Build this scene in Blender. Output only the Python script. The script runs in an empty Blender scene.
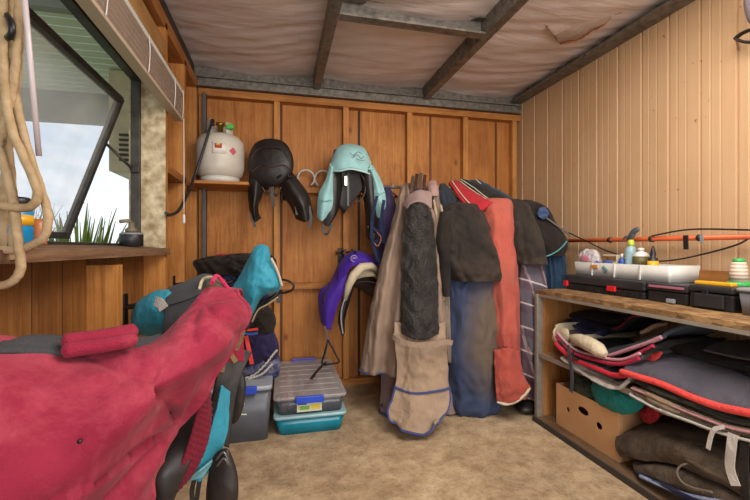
import bpy, bmesh, math, random
from mathutils import Vector as V, noise, Matrix
random.seed(7)
C = bpy.context.scene.collection
# ------------------------------------------------------------------ camera model
FP = 400.0; TH = math.radians(13.4); H = 1.06; HY = 248.0
def ray(px):
    t = (px-375)/FP
    return (math.sin(TH)+math.cos(TH)*t, math.cos(TH)-math.sin(TH)*t)
def at(px, py, d):
    a, b = ray(px); return V((a*d, b*d, H+(HY-py)/FP*d))
def atX(px, py, X): return at(px, py, X/ray(px)[0])
def atY(px, py, Y): return at(px, py, Y/ray(px)[1])
def atZ(px, py, Z): return at(px, py, (Z-H)*FP/(HY-py))
# ------------------------------------------------------------------ materials
def lin(c):
    r = []
    for k in (0, 2, 4):
        v = int(c[k:k+2], 16)/255
        r.append(v/12.92 if v <= .04045 else ((v+.055)/1.055)**2.4)
    return (r[0], r[1], r[2], 1)
def base(name):
    m = bpy.data.materials.new(name); m.use_nodes = True
    nt = m.node_tree; b = nt.nodes['Principled BSDF']
    return m, nt, b
def N(nt, t, **kw):
    n = nt.nodes.new(t)
    for k, v in kw.items():
        if k in n.inputs.keys() if hasattr(n.inputs, 'keys') else False: n.inputs[k].default_value = v
        else: setattr(n, k, v)
    return n
def coords(nt, scale=(1, 1, 1)):
    tc = nt.nodes.new('ShaderNodeTexCoord'); mp = nt.nodes.new('ShaderNodeMapping')
    mp.inputs['Scale'].default_value = scale
    nt.links.new(tc.outputs['Object'], mp.inputs['Vector']); return mp.outputs['Vector']
def noise_n(nt, vec, scale, detail=4, rough=.55, dist=0):
    n = nt.nodes.new('ShaderNodeTexNoise'); n.inputs['Scale'].default_value = scale
    n.inputs['Detail'].default_value = detail; n.inputs['Roughness'].default_value = rough
    n.inputs['Distortion'].default_value = dist
    nt.links.new(vec, n.inputs['Vector']); return n.outputs['Fac']
def ramp(nt, fac, stops):
    r = nt.nodes.new('ShaderNodeValToRGB'); e = r.color_ramp.elements
    while len(e) < len(stops): e.new(.5)
    for k, (p, c) in enumerate(stops): e[k].position = p; e[k].color = c if len(c) == 4 else lin(c)
    nt.links.new(fac, r.inputs['Fac']); return r.outputs['Color']
def mix(nt, fac, a, b, mode='MIX'):
    m = nt.nodes.new('ShaderNodeMix'); m.data_type = 'RGBA'; m.blend_type = mode
    for s, x in ((m.inputs[0], fac), (m.inputs[6], a), (m.inputs[7], b)):
        if hasattr(x, 'links') or isinstance(x, bpy.types.NodeSocket): nt.links.new(x, s)
        elif isinstance(x, str): s.default_value = lin(x)
        else: s.default_value = x
    return m.outputs[2]
def math_n(nt, op, a, b=None):
    m = nt.nodes.new('ShaderNodeMath'); m.operation = op
    for i, x in enumerate((a, b)):
        if x is None: continue
        if isinstance(x, bpy.types.NodeSocket): nt.links.new(x, m.inputs[i])
        else: m.inputs[i].default_value = x
    return m.outputs[0]
def bump(nt, b, h, strength=.3, dist=.01):
    bp = nt.nodes.new('ShaderNodeBump'); bp.inputs['Strength'].default_value = strength
    bp.inputs['Distance'].default_value = dist
    nt.links.new(h, bp.inputs['Height']); nt.links.new(bp.outputs['Normal'], b.inputs['Normal'])
def plain(name, c, rough=.5, metal=0, c2=None, sc=8, bmp=.1, bsc=60, spec=.5):
    m, nt, b = base(name); vec = coords(nt)
    c2 = c2 or c
    col = ramp(nt, noise_n(nt, vec, sc), [(.3, c), (.7, c2)])
    nt.links.new(col, b.inputs['Base Color'])
    b.inputs['Roughness'].default_value = rough; b.inputs['Metallic'].default_value = metal
    b.inputs['Specular IOR Level'].default_value = spec
    if bmp: bump(nt, b, noise_n(nt, vec, bsc, 3), bmp, .004)
    return m
def cloth(name, c, c2=None, dirt=None, dirt_amt=.5, sc=5, rough=.9, bsc=220, fold=.6, sheen=.05):
    m, nt, b = base(name); vec = coords(nt)
    col = ramp(nt, noise_n(nt, vec, sc, 6, .65), [(.3, c), (.7, c2 or c)])
    if dirt:
        f = ramp(nt, noise_n(nt, vec, sc*.7, 8, .7, .4), [(.45, (0, 0, 0, 1)), (.68, (dirt_amt,)*3+(1,))])
        col = mix(nt, f, col, dirt)
    nt.links.new(col, b.inputs['Base Color'])
    b.inputs['Roughness'].default_value = rough; b.inputs['Sheen Weight'].default_value = sheen
    b.inputs['Specular IOR Level'].default_value = .2
    h = math_n(nt, 'ADD', math_n(nt, 'MULTIPLY', noise_n(nt, vec, bsc, 2), .25), noise_n(nt, coords(nt, (1, 1, .5)), 16, 5, .6, .6))
    bump(nt, b, h, fold, .03)
    return m
def wood(name, c, c2, c3, axis='z', board=0, rough=.6, bdir='x', knots=True):
    m, nt, b = base(name)
    s = {'z': (9, 9, .8), 'x': (.8, 9, 9), 'y': (9, .8, 9)}[axis]
    vec = coords(nt, s)
    g = noise_n(nt, vec, 3, 8, .65, 1.2)
    col = ramp(nt, g, [(.28, c3), (.48, c), (.72, c2)])
    s3 = {'z': (60, 60, 1.5), 'x': (1.5, 60, 60), 'y': (60, 1.5, 60)}[axis]
    g3 = ramp(nt, noise_n(nt, coords(nt, s3), 1.5, 5, .7), [(.35, (.74, .68, .62, 1)), (.58, (1, 1, 1, 1))])
    col = mix(nt, 1.0, col, g3, 'MULTIPLY')
    v1 = coords(nt)
    bl_ = ramp(nt, noise_n(nt, v1, 3.3, 7, .7), [(.36, (.62, .55, .5, 1)), (.55, (1, 1, 1, 1)), (.7, (1, 1, 1, 1))])
    col = mix(nt, .8, col, bl_, 'MULTIPLY')
    col = mix(nt, math_n(nt, 'MULTIPLY', noise_n(nt, v1, 1.6, 3), .5), col, c3)
    if knots:
        vo = nt.nodes.new('ShaderNodeTexVoronoi'); vo.inputs['Scale'].default_value = 3.4
        s2 = {'z': (1.3, 1.3, .8), 'x': (.8, 1.3, 1.3), 'y': (1.3, .8, 1.3)}[axis]
        nt.links.new(coords(nt, s2), vo.inputs['Vector'])
        f = ramp(nt, vo.outputs['Distance'], [(.02, (.85, .85, .85, 1)), (.10, (0, 0, 0, 1))])
        col = mix(nt, f, col, '4a2410')
    if board:
        sep = nt.nodes.new('ShaderNodeSeparateXYZ'); nt.links.new(v1, sep.inputs[0])
        q = math_n(nt, 'DIVIDE', sep.outputs[{'x': 0, 'y': 1, 'z': 2}[bdir]], board)
        fr = math_n(nt, 'FRACT', q)
        line = math_n(nt, 'LESS_THAN', fr, .035)
        col = mix(nt, line, col, '2e160a')
        wn = nt.nodes.new('ShaderNodeTexWhiteNoise'); wn.noise_dimensions = '1D'
        nt.links.new(math_n(nt, 'FLOOR', q), wn.inputs['W'])
        col = mix(nt, math_n(nt, 'MULTIPLY', wn.outputs['Value'], .45), col, c3)
    nt.links.new(col, b.inputs['Base Color'])
    b.inputs['Roughness'].default_value = rough; b.inputs['Specular IOR Level'].default_value = .3
    bump(nt, b, g, .25, .004)
    return m
def clear(name, c, alpha=.4, rough=.15, ior=1.2):
    m, nt, b = base(name)
    b.inputs['Base Color'].default_value = lin(c); b.inputs['Roughness'].default_value = rough
    out = nt.nodes['Material Output']; tr = nt.nodes.new('ShaderNodeBsdfTransparent')
    ms = nt.nodes.new('ShaderNodeMixShader')
    f = ramp(nt, noise_n(nt, coords(nt), 5, 5), [(.3, (alpha*.8,)*3+(1,)), (.7, (min(1, alpha*1.25),)*3+(1,))])
    nt.links.new(f, ms.inputs[0]); nt.links.new(tr.outputs[0], ms.inputs[1]); nt.links.new(b.outputs[0], ms.inputs[2])
    nt.links.new(ms.outputs[0], out.inputs['Surface'])
    return m
# ------------------------------------------------------------------ mesh building
def cr(p, t):
    n = len(p)-1; i = min(int(t), n-1) if t < n else n-1; f = t-i
    a, b, c, d = p[max(i-1, 0)], p[i], p[i+1], p[min(i+2, n)]
    return .5*((2*b)+(c-a)*f+(2*a-5*b+4*c-d)*f*f+(3*b-a-3*c+d)*f**3)
def spl(p, n):
    p = [V(q) for q in p]
    return [cr(p, (len(p)-1)*k/(n-1)) for k in range(n)]
ORG = {}
class MB:
    def __init__(s): s.v = []; s.f = []; s.sm = []
    def add(s, vs, fs, sm=True):
        o = len(s.v); s.v += [V(q) for q in vs]; s.f += [tuple(i+o for i in f) for f in fs]; s.sm += [sm]*len(fs); return s
    def box(s, a, b, bev=0, rz=0, rx=0, ry=0):
        a = V(a); b = V(b); c = (a+b)/2
        bm = bmesh.new(); bmesh.ops.create_cube(bm, size=1)
        d = b-a
        for q in bm.verts: q.co = V((q.co.x*abs(d.x), q.co.y*abs(d.y), q.co.z*abs(d.z)))
        if bev: bmesh.ops.bevel(bm, geom=bm.edges[:], offset=bev, segments=2, profile=.5, affect='EDGES')
        M = Matrix.Translation(c) @ Matrix.Rotation(rz, 4, 'Z') @ Matrix.Rotation(ry, 4, 'Y') @ Matrix.Rotation(rx, 4, 'X')
        bm.verts.index_update()
        s.add([M @ q.co for q in bm.verts], [[q.index for q in f.verts] for f in bm.faces], False); bm.free(); return s
    def tube(s, pts, r, n=8, closed=False, flat=1, smooth=0):
        pts = [V(p) for p in pts]
        if smooth: pts = spl(pts, smooth)
        m = len(pts); up = None; rings = []
        for i, p in enumerate(pts):
            if closed: t = pts[(i+1) % m]-pts[i-1]
            else: t = pts[min(i+1, m-1)]-pts[max(i-1, 0)]
            t = t.normalized() if t.length > 1e-9 else V((0, 0, 1))
            if up is None:
                up = V((0, 0, 1)) if abs(t.z) < .9 else V((0, 1, 0))
            up = (up-t*up.dot(t)); up = up.normalized() if up.length > 1e-6 else t.orthogonal().normalized()
            sd = t.cross(up)
            if isinstance(r, (list, tuple)):
                q_ = i/(m-1)*(len(r)-1); k_ = min(int(q_), len(r)-2); rr = r[k_]+(r[k_+1]-r[k_])*(q_-k_)
            else: rr = r
            rings.append([p+(sd*math.cos(a)+up*math.sin(a)*flat)*rr for a in [2*math.pi*k/n for k in range(n)]])
        return s.loft(rings, cap=not closed, loop=closed)
    def ribbon(s, pts, w, t, side=(1, 0, 0), smooth=0):
        pts = [V(p) for p in pts]
        if smooth: pts = spl(pts, smooth)
        rings = []
        m = len(pts)
        for i, p in enumerate(pts):
            tg = (pts[min(i+1, m-1)]-pts[max(i-1, 0)]).normalized()
            sd = V(side); sd = (sd-tg*sd.dot(tg)).normalized(); nn = tg.cross(sd)
            ww = w[min(i, len(w)-1)] if isinstance(w, list) else w
            rings.append([p+sd*ww/2+nn*t/2, p-sd*ww/2+nn*t/2, p-sd*ww/2-nn*t/2, p+sd*ww/2-nn*t/2])
        return s.loft(rings, sm=False)
    def loft(s, rings, cap=True, loop=False, sm=True):
        n = len(rings[0]); m = len(rings); vs = [q for r in rings for q in r]; fs = []
        for i in range(m if loop else m-1):
            j = (i+1) % m
            for k in range(n): fs.append((i*n+k, i*n+(k+1) % n, j*n+(k+1) % n, j*n+k))
        s.add(vs, fs, sm)
        if cap:
            o = len(s.v)-len(vs)
            s.f.append(tuple(o+k for k in reversed(range(n)))); s.sm.append(False)
            s.f.append(tuple(o+(m-1)*n+k for k in range(n))); s.sm.append(False)
        return s
    def lathe(s, prof, c, n=24, axis=(0, 0, 1), sx=1, sy=1):
        ax = V(axis).normalized(); u = ax.orthogonal().normalized() if abs(ax.z) < .99 else V((1, 0, 0)); w = ax.cross(u); c = V(c)
        return s.loft([[c+ax*z+(u*math.cos(a)*sx+w*math.sin(a)*sy)*max(r, 1e-4) for a in [2*math.pi*k/n for k in range(n)]] for r, z in prof])
    def patch(s, grid, nu=24, nv=24, th=.006, wr=0, wsc=6, stretch=(1, 1, 1), seed=0, fn=None, flip=-1, pfn=None):
        rows = [spl(r, nu) for r in grid]
        cols = [spl([r[k] for r in rows], nv) for k in range(nu)]
        P = [[cols[u][v] for u in range(nu)] for v in range(nv)]
        def nrm(v, u):
            a = P[v][min(u+1, nu-1)]-P[v][max(u-1, 0)]; b = P[min(v+1, nv-1)][u]-P[max(v-1, 0)][u]
            c = a.cross(b); return c.normalized()*flip if c.length > 1e-9 else V((0, -1, 0))
        Q = []
        for v in range(nv):
            row = []
            for u in range(nu):
                p = P[v][u]; q = V((p.x*stretch[0], p.y*stretch[1], p.z*stretch[2]))*wsc+V((seed*3.1, seed*1.7, seed*2.3))
                d = 0
                if wr:
                    a = noise.noise(q); d = wr*((1-2*abs(a))-.6+.45*(1-2*abs(noise.noise(q*2.3))))
                if fn: d += fn(u/(nu-1), v/(nv-1))
                if pfn: d += pfn(p, u/(nu-1), v/(nv-1))
                row.append(p+nrm(v, u)*d)
            Q.append(row)
        P = Q
        fr = [P[v][u] for v in range(nv) for u in range(nu)]
        bk = [P[v][u]-nrm(v, u)*th for v in range(nv) for u in range(nu)]
        M = nu*nv; fs = []
        for v in range(nv-1):
            for u in range(nu-1):
                a = v*nu+u; fs.append((a, a+1, a+nu+1, a+nu)); fs.append((M+a, M+a+nu, M+a+nu+1, M+a+1))
        bd = [u for u in range(nu)]+[v*nu+nu-1 for v in range(1, nv)]+[(nv-1)*nu+u for u in range(nu-2, -1, -1)]+[v*nu for v in range(nv-2, 0, -1)]
        for i in range(len(bd)):
            a, b = bd[i], bd[(i+1) % len(bd)]; fs.append((a, M+a, M+b, b))
        s.add(fr+bk, fs); s.last = P; return s
    def puff(s, outline, th, nrm=None, n=64, K=14, wr=0, wsc=8, back=1, seed=0, pw=.5):
        """rounded cushion-like solid whose silhouette is the closed outline"""
        o = [V(p) for p in outline]; m = len(o)
        pts = []
        for k in range(n):
            t = m*k/n; i = int(t); f = t-i
            a, b, c, d = o[(i-1) % m], o[i % m], o[(i+1) % m], o[(i+2) % m]
            pts.append(.5*((2*b)+(c-a)*f+(2*a-5*b+4*c-d)*f*f+(3*b-a-3*c+d)*f**3))
        cen = sum(pts, V((0, 0, 0)))/n
        if nrm is None: nrm = V((cen.x, cen.y, cen.z-H)).normalized()*-1
        else: nrm = V(nrm).normalized()
        rings = []
        for side in (1, -1):
            seq = range(K, -1, -1) if side == 1 else range(1, K+1)
            for k in seq:
                q = math.sin(math.pi/2*(1-k/K*.93)) if k else 1
                off = th*(max(0, 1-q*q))**pw*(1 if side == 1 else -back)
                ring = []
                for p in pts:
                    w = cen+(p-cen)*q+nrm*off
                    if wr: w = w+nrm*side*1.3*wr*(q < .995)*((1-2*abs(noise.noise(w*wsc+V((seed, seed, seed)))))-.5+.6*((1-2*abs(noise.noise(w*wsc*2.4+V((seed, 3, seed)))))-.5))+(p-cen).normalized()*wr*.5*noise.noise(w*wsc*1.3)
                    ring.append(w)
                rings.append(ring)
        return s.loft(rings)
    def build(s, name, mat, parent=None, label=None, cat=None, group=None, kind=None):
        me = bpy.data.meshes.new(name)
        if parent is not None: org = ORG[parent.name]
        else:
            xs = [v.x for v in s.v]; ys = [v.y for v in s.v]; zs = [v.z for v in s.v]
            org = V(((min(xs)+max(xs))/2, (min(ys)+max(ys))/2, min(zs)))
            if kind == 'structure': org = V((0, 0, 0))
        me.from_pydata([v-org for v in s.v], [], s.f)
        bm = bmesh.new(); bm.from_mesh(me); bmesh.ops.recalc_face_normals(bm, faces=bm.faces[:]); bm.to_mesh(me); bm.free()
        for p, q in zip(me.polygons, s.sm): p.use_smooth = q
        me.materials.append(mat)
        o = bpy.data.objects.new(name, me); C.objects.link(o)
        ORG[o.name] = org
        if parent is not None: o.parent = parent
        else: o.location = org
        tag(o, label, cat, group, kind)
        return o
def tag(o, label=None, cat=None, group=None, kind=None):
    if label: o['label'] = label
    if cat: o['category'] = cat
    if group: o['group'] = group
    if kind: o['kind'] = kind
def thing(name, label, cat, loc=(0, 0, 0), group=None):
    o = bpy.data.objects.new(name, None); o.location = V(loc); o.empty_display_size = .05
    C.objects.link(o); ORG[o.name] = V(loc); tag(o, label, cat, group); return o
def struct(name, mb, m): return mb.build(name, m, kind='structure')
def sta(rows, n=56, sub=11, fold=.0, k=7, seed=0, wr=.0, wsc=7, pw=2.4, tw=0):
    """hanging-cloth loft: rows of (py, px_left, px_right, view depth of the front, thickness)"""
    arr = [V((r[1], r[2], r[3])) for r in rows]; arr2 = [V((r[0], r[4], 0)) for r in rows]
    T = len(rows)-1; rings = []
    for q in range(T*sub+1):
        t = q/sub; a = cr(arr, t); b = cr(arr2, t)
        L = at(a.x, b.x, a.z+b.y/2); R = at(a.y, b.x, a.z+b.y/2); c = (L+R)/2; ux = (R-L)/2
        dv = V((ux.y, -ux.x, 0)).normalized()*-1; ring = []
        if dv.y < 0: dv = -dv
        u = q/(T*sub)
        for j in range(n):
            an = 2*math.pi*j/n; ca, sa = math.cos(an), math.sin(an)
            x = math.copysign(abs(ca)**(2/pw), ca); y = math.copysign(abs(sa)**(2/pw), sa)
            ph = seed+1.2*math.sin(seed+2*u)+tw*u
            f = fold*(.25+.75*u)*(math.sin(k*x*1.7+ph)+.5*math.sin(k*2.3*x+2*ph))
            p = c+ux*x+dv*(b.y/2*y)
            p = p+dv*(f if y < 0 else -f*.5)*abs(y)**.5
            if wr:
                g = noise.noise(V((p.x*wsc, p.y*wsc, p.z*wsc*.6))+V((seed, 0, seed)))
                g2 = noise.noise(V((p.x*wsc*2.6, p.y*wsc*2.6, p.z*wsc*1.9))+V((0, seed, 5)))
                p = p+dv*(1.5*wr*((1-2*abs(g))-.5)+wr*1.1*((1-2*abs(g2))-.5))*(-1 if y < 0 else 1)+ux.normalized()*wr*.5*noise.noise(p*wsc*1.4)
            ring.append(p)
        rings.append(ring)
    return rings
def front_edge(rings, i, n=56):
    """points of ring i along its camera side, left to right"""
    r = rings[i]; return [r[j % n] for j in range(n//2, n+1)]
# ------------------------------------------------------------------ palette
W_BACK = wood('pine_sheet', 'c5823e', 'd69a54', '95592a', 'z', .60, bdir='x')
W_LEFT = wood('pine_boards_left', '9e6a38', 'b88148', '6b4320', 'z', .16, bdir='y')
W_STUD = wood('pine_stud', 'c98a48', 'd89c58', 'a0662f', 'z', knots=False)
W_RAIL = wood('pine_rail', 'c08040', 'cf904e', '935a28', 'x', knots=False)
W_RAILY = wood('pine_rail_y', 'b57a40', 'c88c4e', '895428', 'y', knots=False)
W_SILL = wood('weathered_sill', '8a6a50', 'a98a6c', '5c3f2b', 'y', knots=False, rough=.8)
m, nt, b = base('chipboard'); vec = coords(nt); W_OSB = m
vo = nt.nodes.new('ShaderNodeTexVoronoi'); vo.inputs['Scale'].default_value = 1; nt.links.new(coords(nt, (70, 28, 60)), vo.inputs['Vector'])
fl = ramp(nt, math_n(nt, 'MULTIPLY', vo.outputs['Color'], 1.0), [(.1, '6b4e30'), (.5, '8e6c45'), (.9, 'aa8556')])
dk = ramp(nt, noise_n(nt, vec, 7, 7, .7), [(.4, (.55, .48, .42, 1)), (.6, (1, 1, 1, 1))])
nt.links.new(mix(nt, 1., fl, dk, 'MULTIPLY'), b.inputs['Base Color']); b.inputs['Roughness'].default_value = .85
bump(nt, b, noise_n(nt, vec, 50, 6, .7), .6, .006)
W_END = wood('plywood_end', 'b07a44', 'c08c55', '8a5a30', 'z', knots=False)
W_LINT = wood('pale_lintel', 'b48a55', 'c79c66', '8f6a3e', 'y', knots=False)
STEEL = plain('galvanised_steel', '5c5650', .5, .5, c2='8d867c', sc=30, bmp=.1)
STEELD = plain('dark_steel', '3a3633', .5, .6, c2='55504a', sc=12)
BLK = plain('black_plastic', '18181a', .42, c2='242426', sc=10)
BLKM = plain('black_metal', '151516', .4, .4, c2='222224')
WHITE = plain('white_plastic', 'd8d6d0', .4, c2='c6c3bb')
LEATH = plain('black_leather', '151211', .5, c2='2a2320', sc=14, bmp=.25, bsc=40)
LEATHB = plain('brown_leather', '2c1b14', .45, c2='4a3022', sc=14, bmp=.25, bsc=40)
PINK = cloth('pink_fleece_lined_cloth', '7d1a30', '8e243b', 'c9606c', .45, sc=7, fold=.2, rough=.85)
PINKD = cloth('crimson_binding', '5e1020', '74182c')
TEAL = cloth('teal_nylon', '2a7d94', '3a92a8', sc=6, rough=.5, fold=.35)
TEALD = cloth('teal_dark', '0f6f7c', '1c8a93', rough=.5)
AQUA = cloth('pale_aqua_cloth', '8fbfc0', 'a5cfcd', '6f9a98', .4, fold=.15)
PURP = cloth('purple_nylon', '37187c', '4a2a94', rough=.55, fold=.3)
FLEECE = cloth('cream_fleece', 'bfae92', 'd2c4a8', '9c8a6c', .5, bsc=90, fold=.5)
GREYQ = cloth('charcoal_quilt', '3a3b3f', '48494d', fold=.15)
NAVY = cloth('navy_cloth', '171a36', '23264a', '3a3144', .5)
BLACKC = cloth('black_cloth', '191514', '2a231e', '39302a', .6)
BRNBLK = cloth('oilskin', '221d19', '322a24', '4a3d32', .6, rough=.7)
BEIGE = cloth('beige_canvas', '8d7767', '9b8371', '715c4e', .6, sc=4)
MAUVE = cloth('mauve_lining', '7c6668', '8f7876', '6a5450', .5)
BLUEC = cloth('blue_canvas', '2a3552', '354263', '4b4038', .7, sc=4)
CORAL = cloth('coral_canvas', 'a84e42', 'b65b4d', '95594a', .6, sc=4)
RED = cloth('red_cloth', '9c1f28', 'b02c34')
CORALB = cloth('coral_webbing', 'd8433c', 'e2504a', bsc=120)
DENIM = cloth('denim', '24374e', '355068', '46607a', .4)
GREYC = cloth('grey_cloth', '5f5c5e', '72706f', '4d4946', .4)
TAN = cloth('tan_cloth', '9c8468', 'ae967a')
WHTC = cloth('offwhite_cloth', 'b8b0a8', 'cdc6bd', '8f857a', .4)
BROWNB = cloth('brown_wool', '3b2f26', '5a4b3d', '6d5f50', .6, sc=14, bsc=120, fold=.6)
KHAKI = cloth('khaki_webbing', '6b5a3c', '8a7650')
ROPE = plain('sisal_rope', '8f7552', .9, c2='ab9270', sc=30, bmp=.8, bsc=90)
BLUEP = plain('blue_plastic', '1c3fae', .35, c2='2348bb')
LGREY = plain('grey_plastic', '8f8f92', .4, c2='7d7d80')
ORANGE = plain('orange_pipe', 'c4552c', .35, c2='cf6236', sc=10)
REDP = plain('red_plastic', 'd8222a', .35, c2='c81c24')
YELP = plain('yellow_plastic', 'dba21c', .4, c2='e0aa28')
GRNP = plain('green_plastic', '2f9c4a', .4, c2='3aa856')
GRNB = plain('bright_green_plastic', '3fb53a', .4)
CARD = plain('cardboard', 'bb8a5c', .85, c2='c69868', sc=6)
CREAMP = plain('cream_paint', 'cfc2a6', .6, c2='b8a688', sc=9)
# ------------------------------------------------------------------ room shell
XL, XR, YB, ZC = -.56, 2.0, 3.11, 2.36
# floor
m, nt, b = base('concrete_floor'); vec = coords(nt)
c1 = ramp(nt, noise_n(nt, vec, 2.2, 10, .7, .3), [(.3, '9a8468'), (.5, 'b79e7e'), (.72, 'd0b996')])
c2 = ramp(nt, noise_n(nt, vec, 11, 8, .75), [(.42, (1, 1, 1, 1)), (.62, (.66, .6, .55, 1))])
c3 = ramp(nt, noise_n(nt, vec, 60, 4, .8), [(.36, (.72, .68, .62, 1)), (.5, (1, 1, 1, 1))])
col = mix(nt, 1.0, mix(nt, 1.0, c1, c2, 'MULTIPLY'), c3, 'MULTIPLY')
nt.links.new(col, b.inputs['Base Color']); b.inputs['Roughness'].default_value = .85
bump(nt, b, noise_n(nt, vec, 25, 8, .7), .3, .01); FLOORM = m
struct('floor', MB().box((-.75, -1.2, -.06), (2.1, 3.2, 0)), FLOORM)
# ceiling foil, sagging and creased between the purlins
g = MB(); nx, ny = 150, 150; vs = []; fs = []
for j in range(ny+1):
    for i in range(nx+1):
        x = -.72+2.8*i/nx; y = -.9+4.05*j/ny
        bay = ((x+.62) % .88)/.88; sag = .03*math.sin(math.pi*bay)
        cre = noise.noise(V((x*1.6+y*.4, y*9+x*2.5, 0))); cre2 = noise.noise(V((x*4+y, y*22, 3)))
        vs.append((x, y, ZC-sag-.010*(1-2*abs(cre))-.005*cre2))
for j in range(ny):
    for i in range(nx): a = j*(nx+1)+i; fs.append((a, a+1, a+nx+2, a+nx+1))
off = len(vs); vs2 = [(x, y, ZC+.03) for (x, y, z) in vs]
fs2 = [tuple(q+off for q in reversed(f)) for f in fs]
rim = []
g.add(vs+vs2, fs+fs2)
m, nt, b = base('ceiling_foil'); vec = coords(nt)
nt.links.new(ramp(nt, noise_n(nt, vec, 2.2, 6, .6), [(.3, 'd0c0bb'), (.7, 'e0d2cd')]), b.inputs['Base Color'])
b.inputs['Roughness'].default_value = .5; b.inputs['Specular IOR Level'].default_value = .5
bump(nt, b, noise_n(nt, coords(nt, (1.2, 7, 1)), 4, 6, .6, .5), .35, .02); FOIL = m
struct('ceiling', g, FOIL)
# back wall
wb = struct('wall_back', MB().box((-.72, YB, 0), (2.08, YB+.02, 2.34)), W_BACK)
for k, x in enumerate((-.537, -.02, .497, 1.014, 1.50, 1.955)):
    MB().box((x-.0215, YB-.06, .04), (x+.0215, YB, 2.15), .002).build('stud', W_STUD, wb)
MB().box((-.56, YB-.07, 2.145), (2.0, YB, 2.195), .002).build('top_plate', W_RAIL, wb)
MB().box((-.56, YB-.06, 0), (2.0, YB, .05), .002).build('bottom_plate', W_RAIL, wb)
STX = (-.537, -.02, .497, 1.014, 1.50, 1.955)
for zz in (1.475, .75):
    for a_, b_ in list(zip(STX[:-1], STX[1:]))[:3 if zz > 1 else 5]: MB().box((a_+.0216, YB-.059, zz), (b_-.0216, YB, zz+.045), .002).build('nogging', W_RAIL, wb)
# left wall with the window opening
WX = -.66; WY0, WY1, WZ0, WZ1 = .2, 2.2, 1.06, 1.76
g = MB()
for a, c in (((WX-.03, -.3, 0), (WX, YB, WZ0-.03)), ((WX-.03, -.3, 1.90), (WX, YB, 2.34)), ((WX-.03, WY1+.002, WZ0-.03), (WX, YB, 1.90)), ((WX-.03, -.3, WZ0-.03), (WX, WY0, 1.90))): g.box(a, c)
wl = struct('wall_left', g, W_LEFT)
for y, z0, z1 in ((.35, 0, 1.0), (.95, 0, 1.0), (1.62, 0, 1.0), (2.225, 0, 2.2), (2.64, 0, 2.2), (3.0, 0, 2.2)):
    MB().box((WX, y-.0225, z0), (XL, y+.0225, z1), .002).build('stud', W_STUD, wl)
MB().box((WX, -.3, 2.17), (XL, YB-.06, 2.24), .002).build('top_plate', W_RAILY, wl)
MB().box((WX, -.3, 1.90), (XL, 2.2, 2.10), .002).build('lintel', W_LINT, wl)
MB().box((WX, 2.25, 1.45), (XL, 2.975, 1.49), .002).build('nogging', W_RAILY, wl)
MB().box((WX, -.3, .0), (XL, YB-.06, .05), .002).build('bottom_plate', W_RAILY, wl)
# cream window reveal at the far end
MB().box((WX-.06, WY1-.012, WZ0), (XL+.004, WY1+.0, 1.9), .001).build('window_reveal', plain('peeling_cream_paint', 'd8c8a6', .7, c2='8f7552', sc=22, bmp=.4, bsc=30), wl)
# right corrugated wall
g = MB(); prof = []; y = -.9
while y < 3.3:
    for dy, dx in ((0, 0), (.005, .012), (.011, .012), (.016, 0), (.072, 0), (.075, .001), (.080, .001), (.083, 0), (.118, 0), (.121, .001), (.126, .001), (.129, 0)):
        prof.append((y+dy, dx))
    y += .163
vs = []; fs = []
for yy, dx in prof: vs += [(XR+dx, yy-.02, 0), (XR+dx, yy-.02, 2.36)]
L0 = len(vs)
for yy, dx in prof: vs += [(XR+.06, yy-.02, 0), (XR+.06, yy-.02, 2.36)]
for k in range(len(prof)-1): fs.append((2*k, 2*k+2, 2*k+3, 2*k+1)); fs.append((L0+2*k, L0+2*k+1, L0+2*k+3, L0+2*k+2))
g.add(vs, fs, False)
m, nt, b = base('tan_sheet_steel'); vec = coords(nt)
col = ramp(nt, noise_n(nt, vec, 1.5, 5), [(.3, 'bf9a74'), (.7, 'cba782')])
st = ramp(nt, noise_n(nt, coords(nt, (1, 30, .6)), 1.5, 6), [(.4, (.96, .95, .93, 1)), (.6, (1, 1, 1, 1))])
sp = ramp(nt, noise_n(nt, vec, 24, 3, .6), [(.27, (.5, .38, .28, 1)), (.32, (1, 1, 1, 1))])
nt.links.new(mix(nt, 1., mix(nt, 1., col, st, 'MULTIPLY'), sp, 'MULTIPLY'), b.inputs['Base Color'])
b.inputs['Roughness'].default_value = .42; b.inputs['Specular IOR Level'].default_value = .5
struct('wall_right', g, m)
# scuff marks are part of the sheet; steel roof members
def cee(p0, p1, w=.05, h=.1, lip=.012, t=.003, side=1):
    """steel C purlin from p0 to p1 (its bottom centre line)"""
    p0 = V(p0); p1 = V(p1); d = (p1-p0).normalized(); sx = d.cross(V((0, 0, 1)))*side
    pr = [(-w/2, 0), (w/2, 0), (w/2, lip), (w/2-t, lip), (w/2-t, t), (-w/2+t, t), (-w/2+t, h-t), (w/2-t, h-t), (w/2-t, h-lip), (w/2, h-lip), (w/2, h), (-w/2, h)]
    g = MB(); g.loft([[p0+sx*a+V((0, 0, c)) for a, c in pr], [p1+sx*a+V((0, 0, c)) for a, c in pr]], sm=False); return g
struct('trim_1', cee((.27, -.8, 2.25), (.27, 3.03, 2.25), .05), STEEL)
struct('trim_2', cee((1.14, -.8, 2.25), (1.14, 3.03, 2.25), .05), STEEL)
struct('trim_3', cee((.30, 2.05, 2.25), (1.115, 2.05, 2.25), .06), STEEL)
g = MB().box((XL-.1, 3.03, 2.2), (2.0, 3.10, 2.34)); g.box((XL-.06, 3.005, 2.262), (1.99, 3.03, 2.27)); g.box((XL-.06, 3.005, 2.20), (1.99, 3.03, 2.206))
struct('trim_4', g, STEEL)
g = MB().box((1.955, -.8, 2.285), (1.998, 3.03, 2.37)); g.box((1.90, -.8, 2.285), (1.955, 3.03, 2.292)); g.box((1.90, -.8, 2.292), (1.905, 3.03, 2.305))
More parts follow.
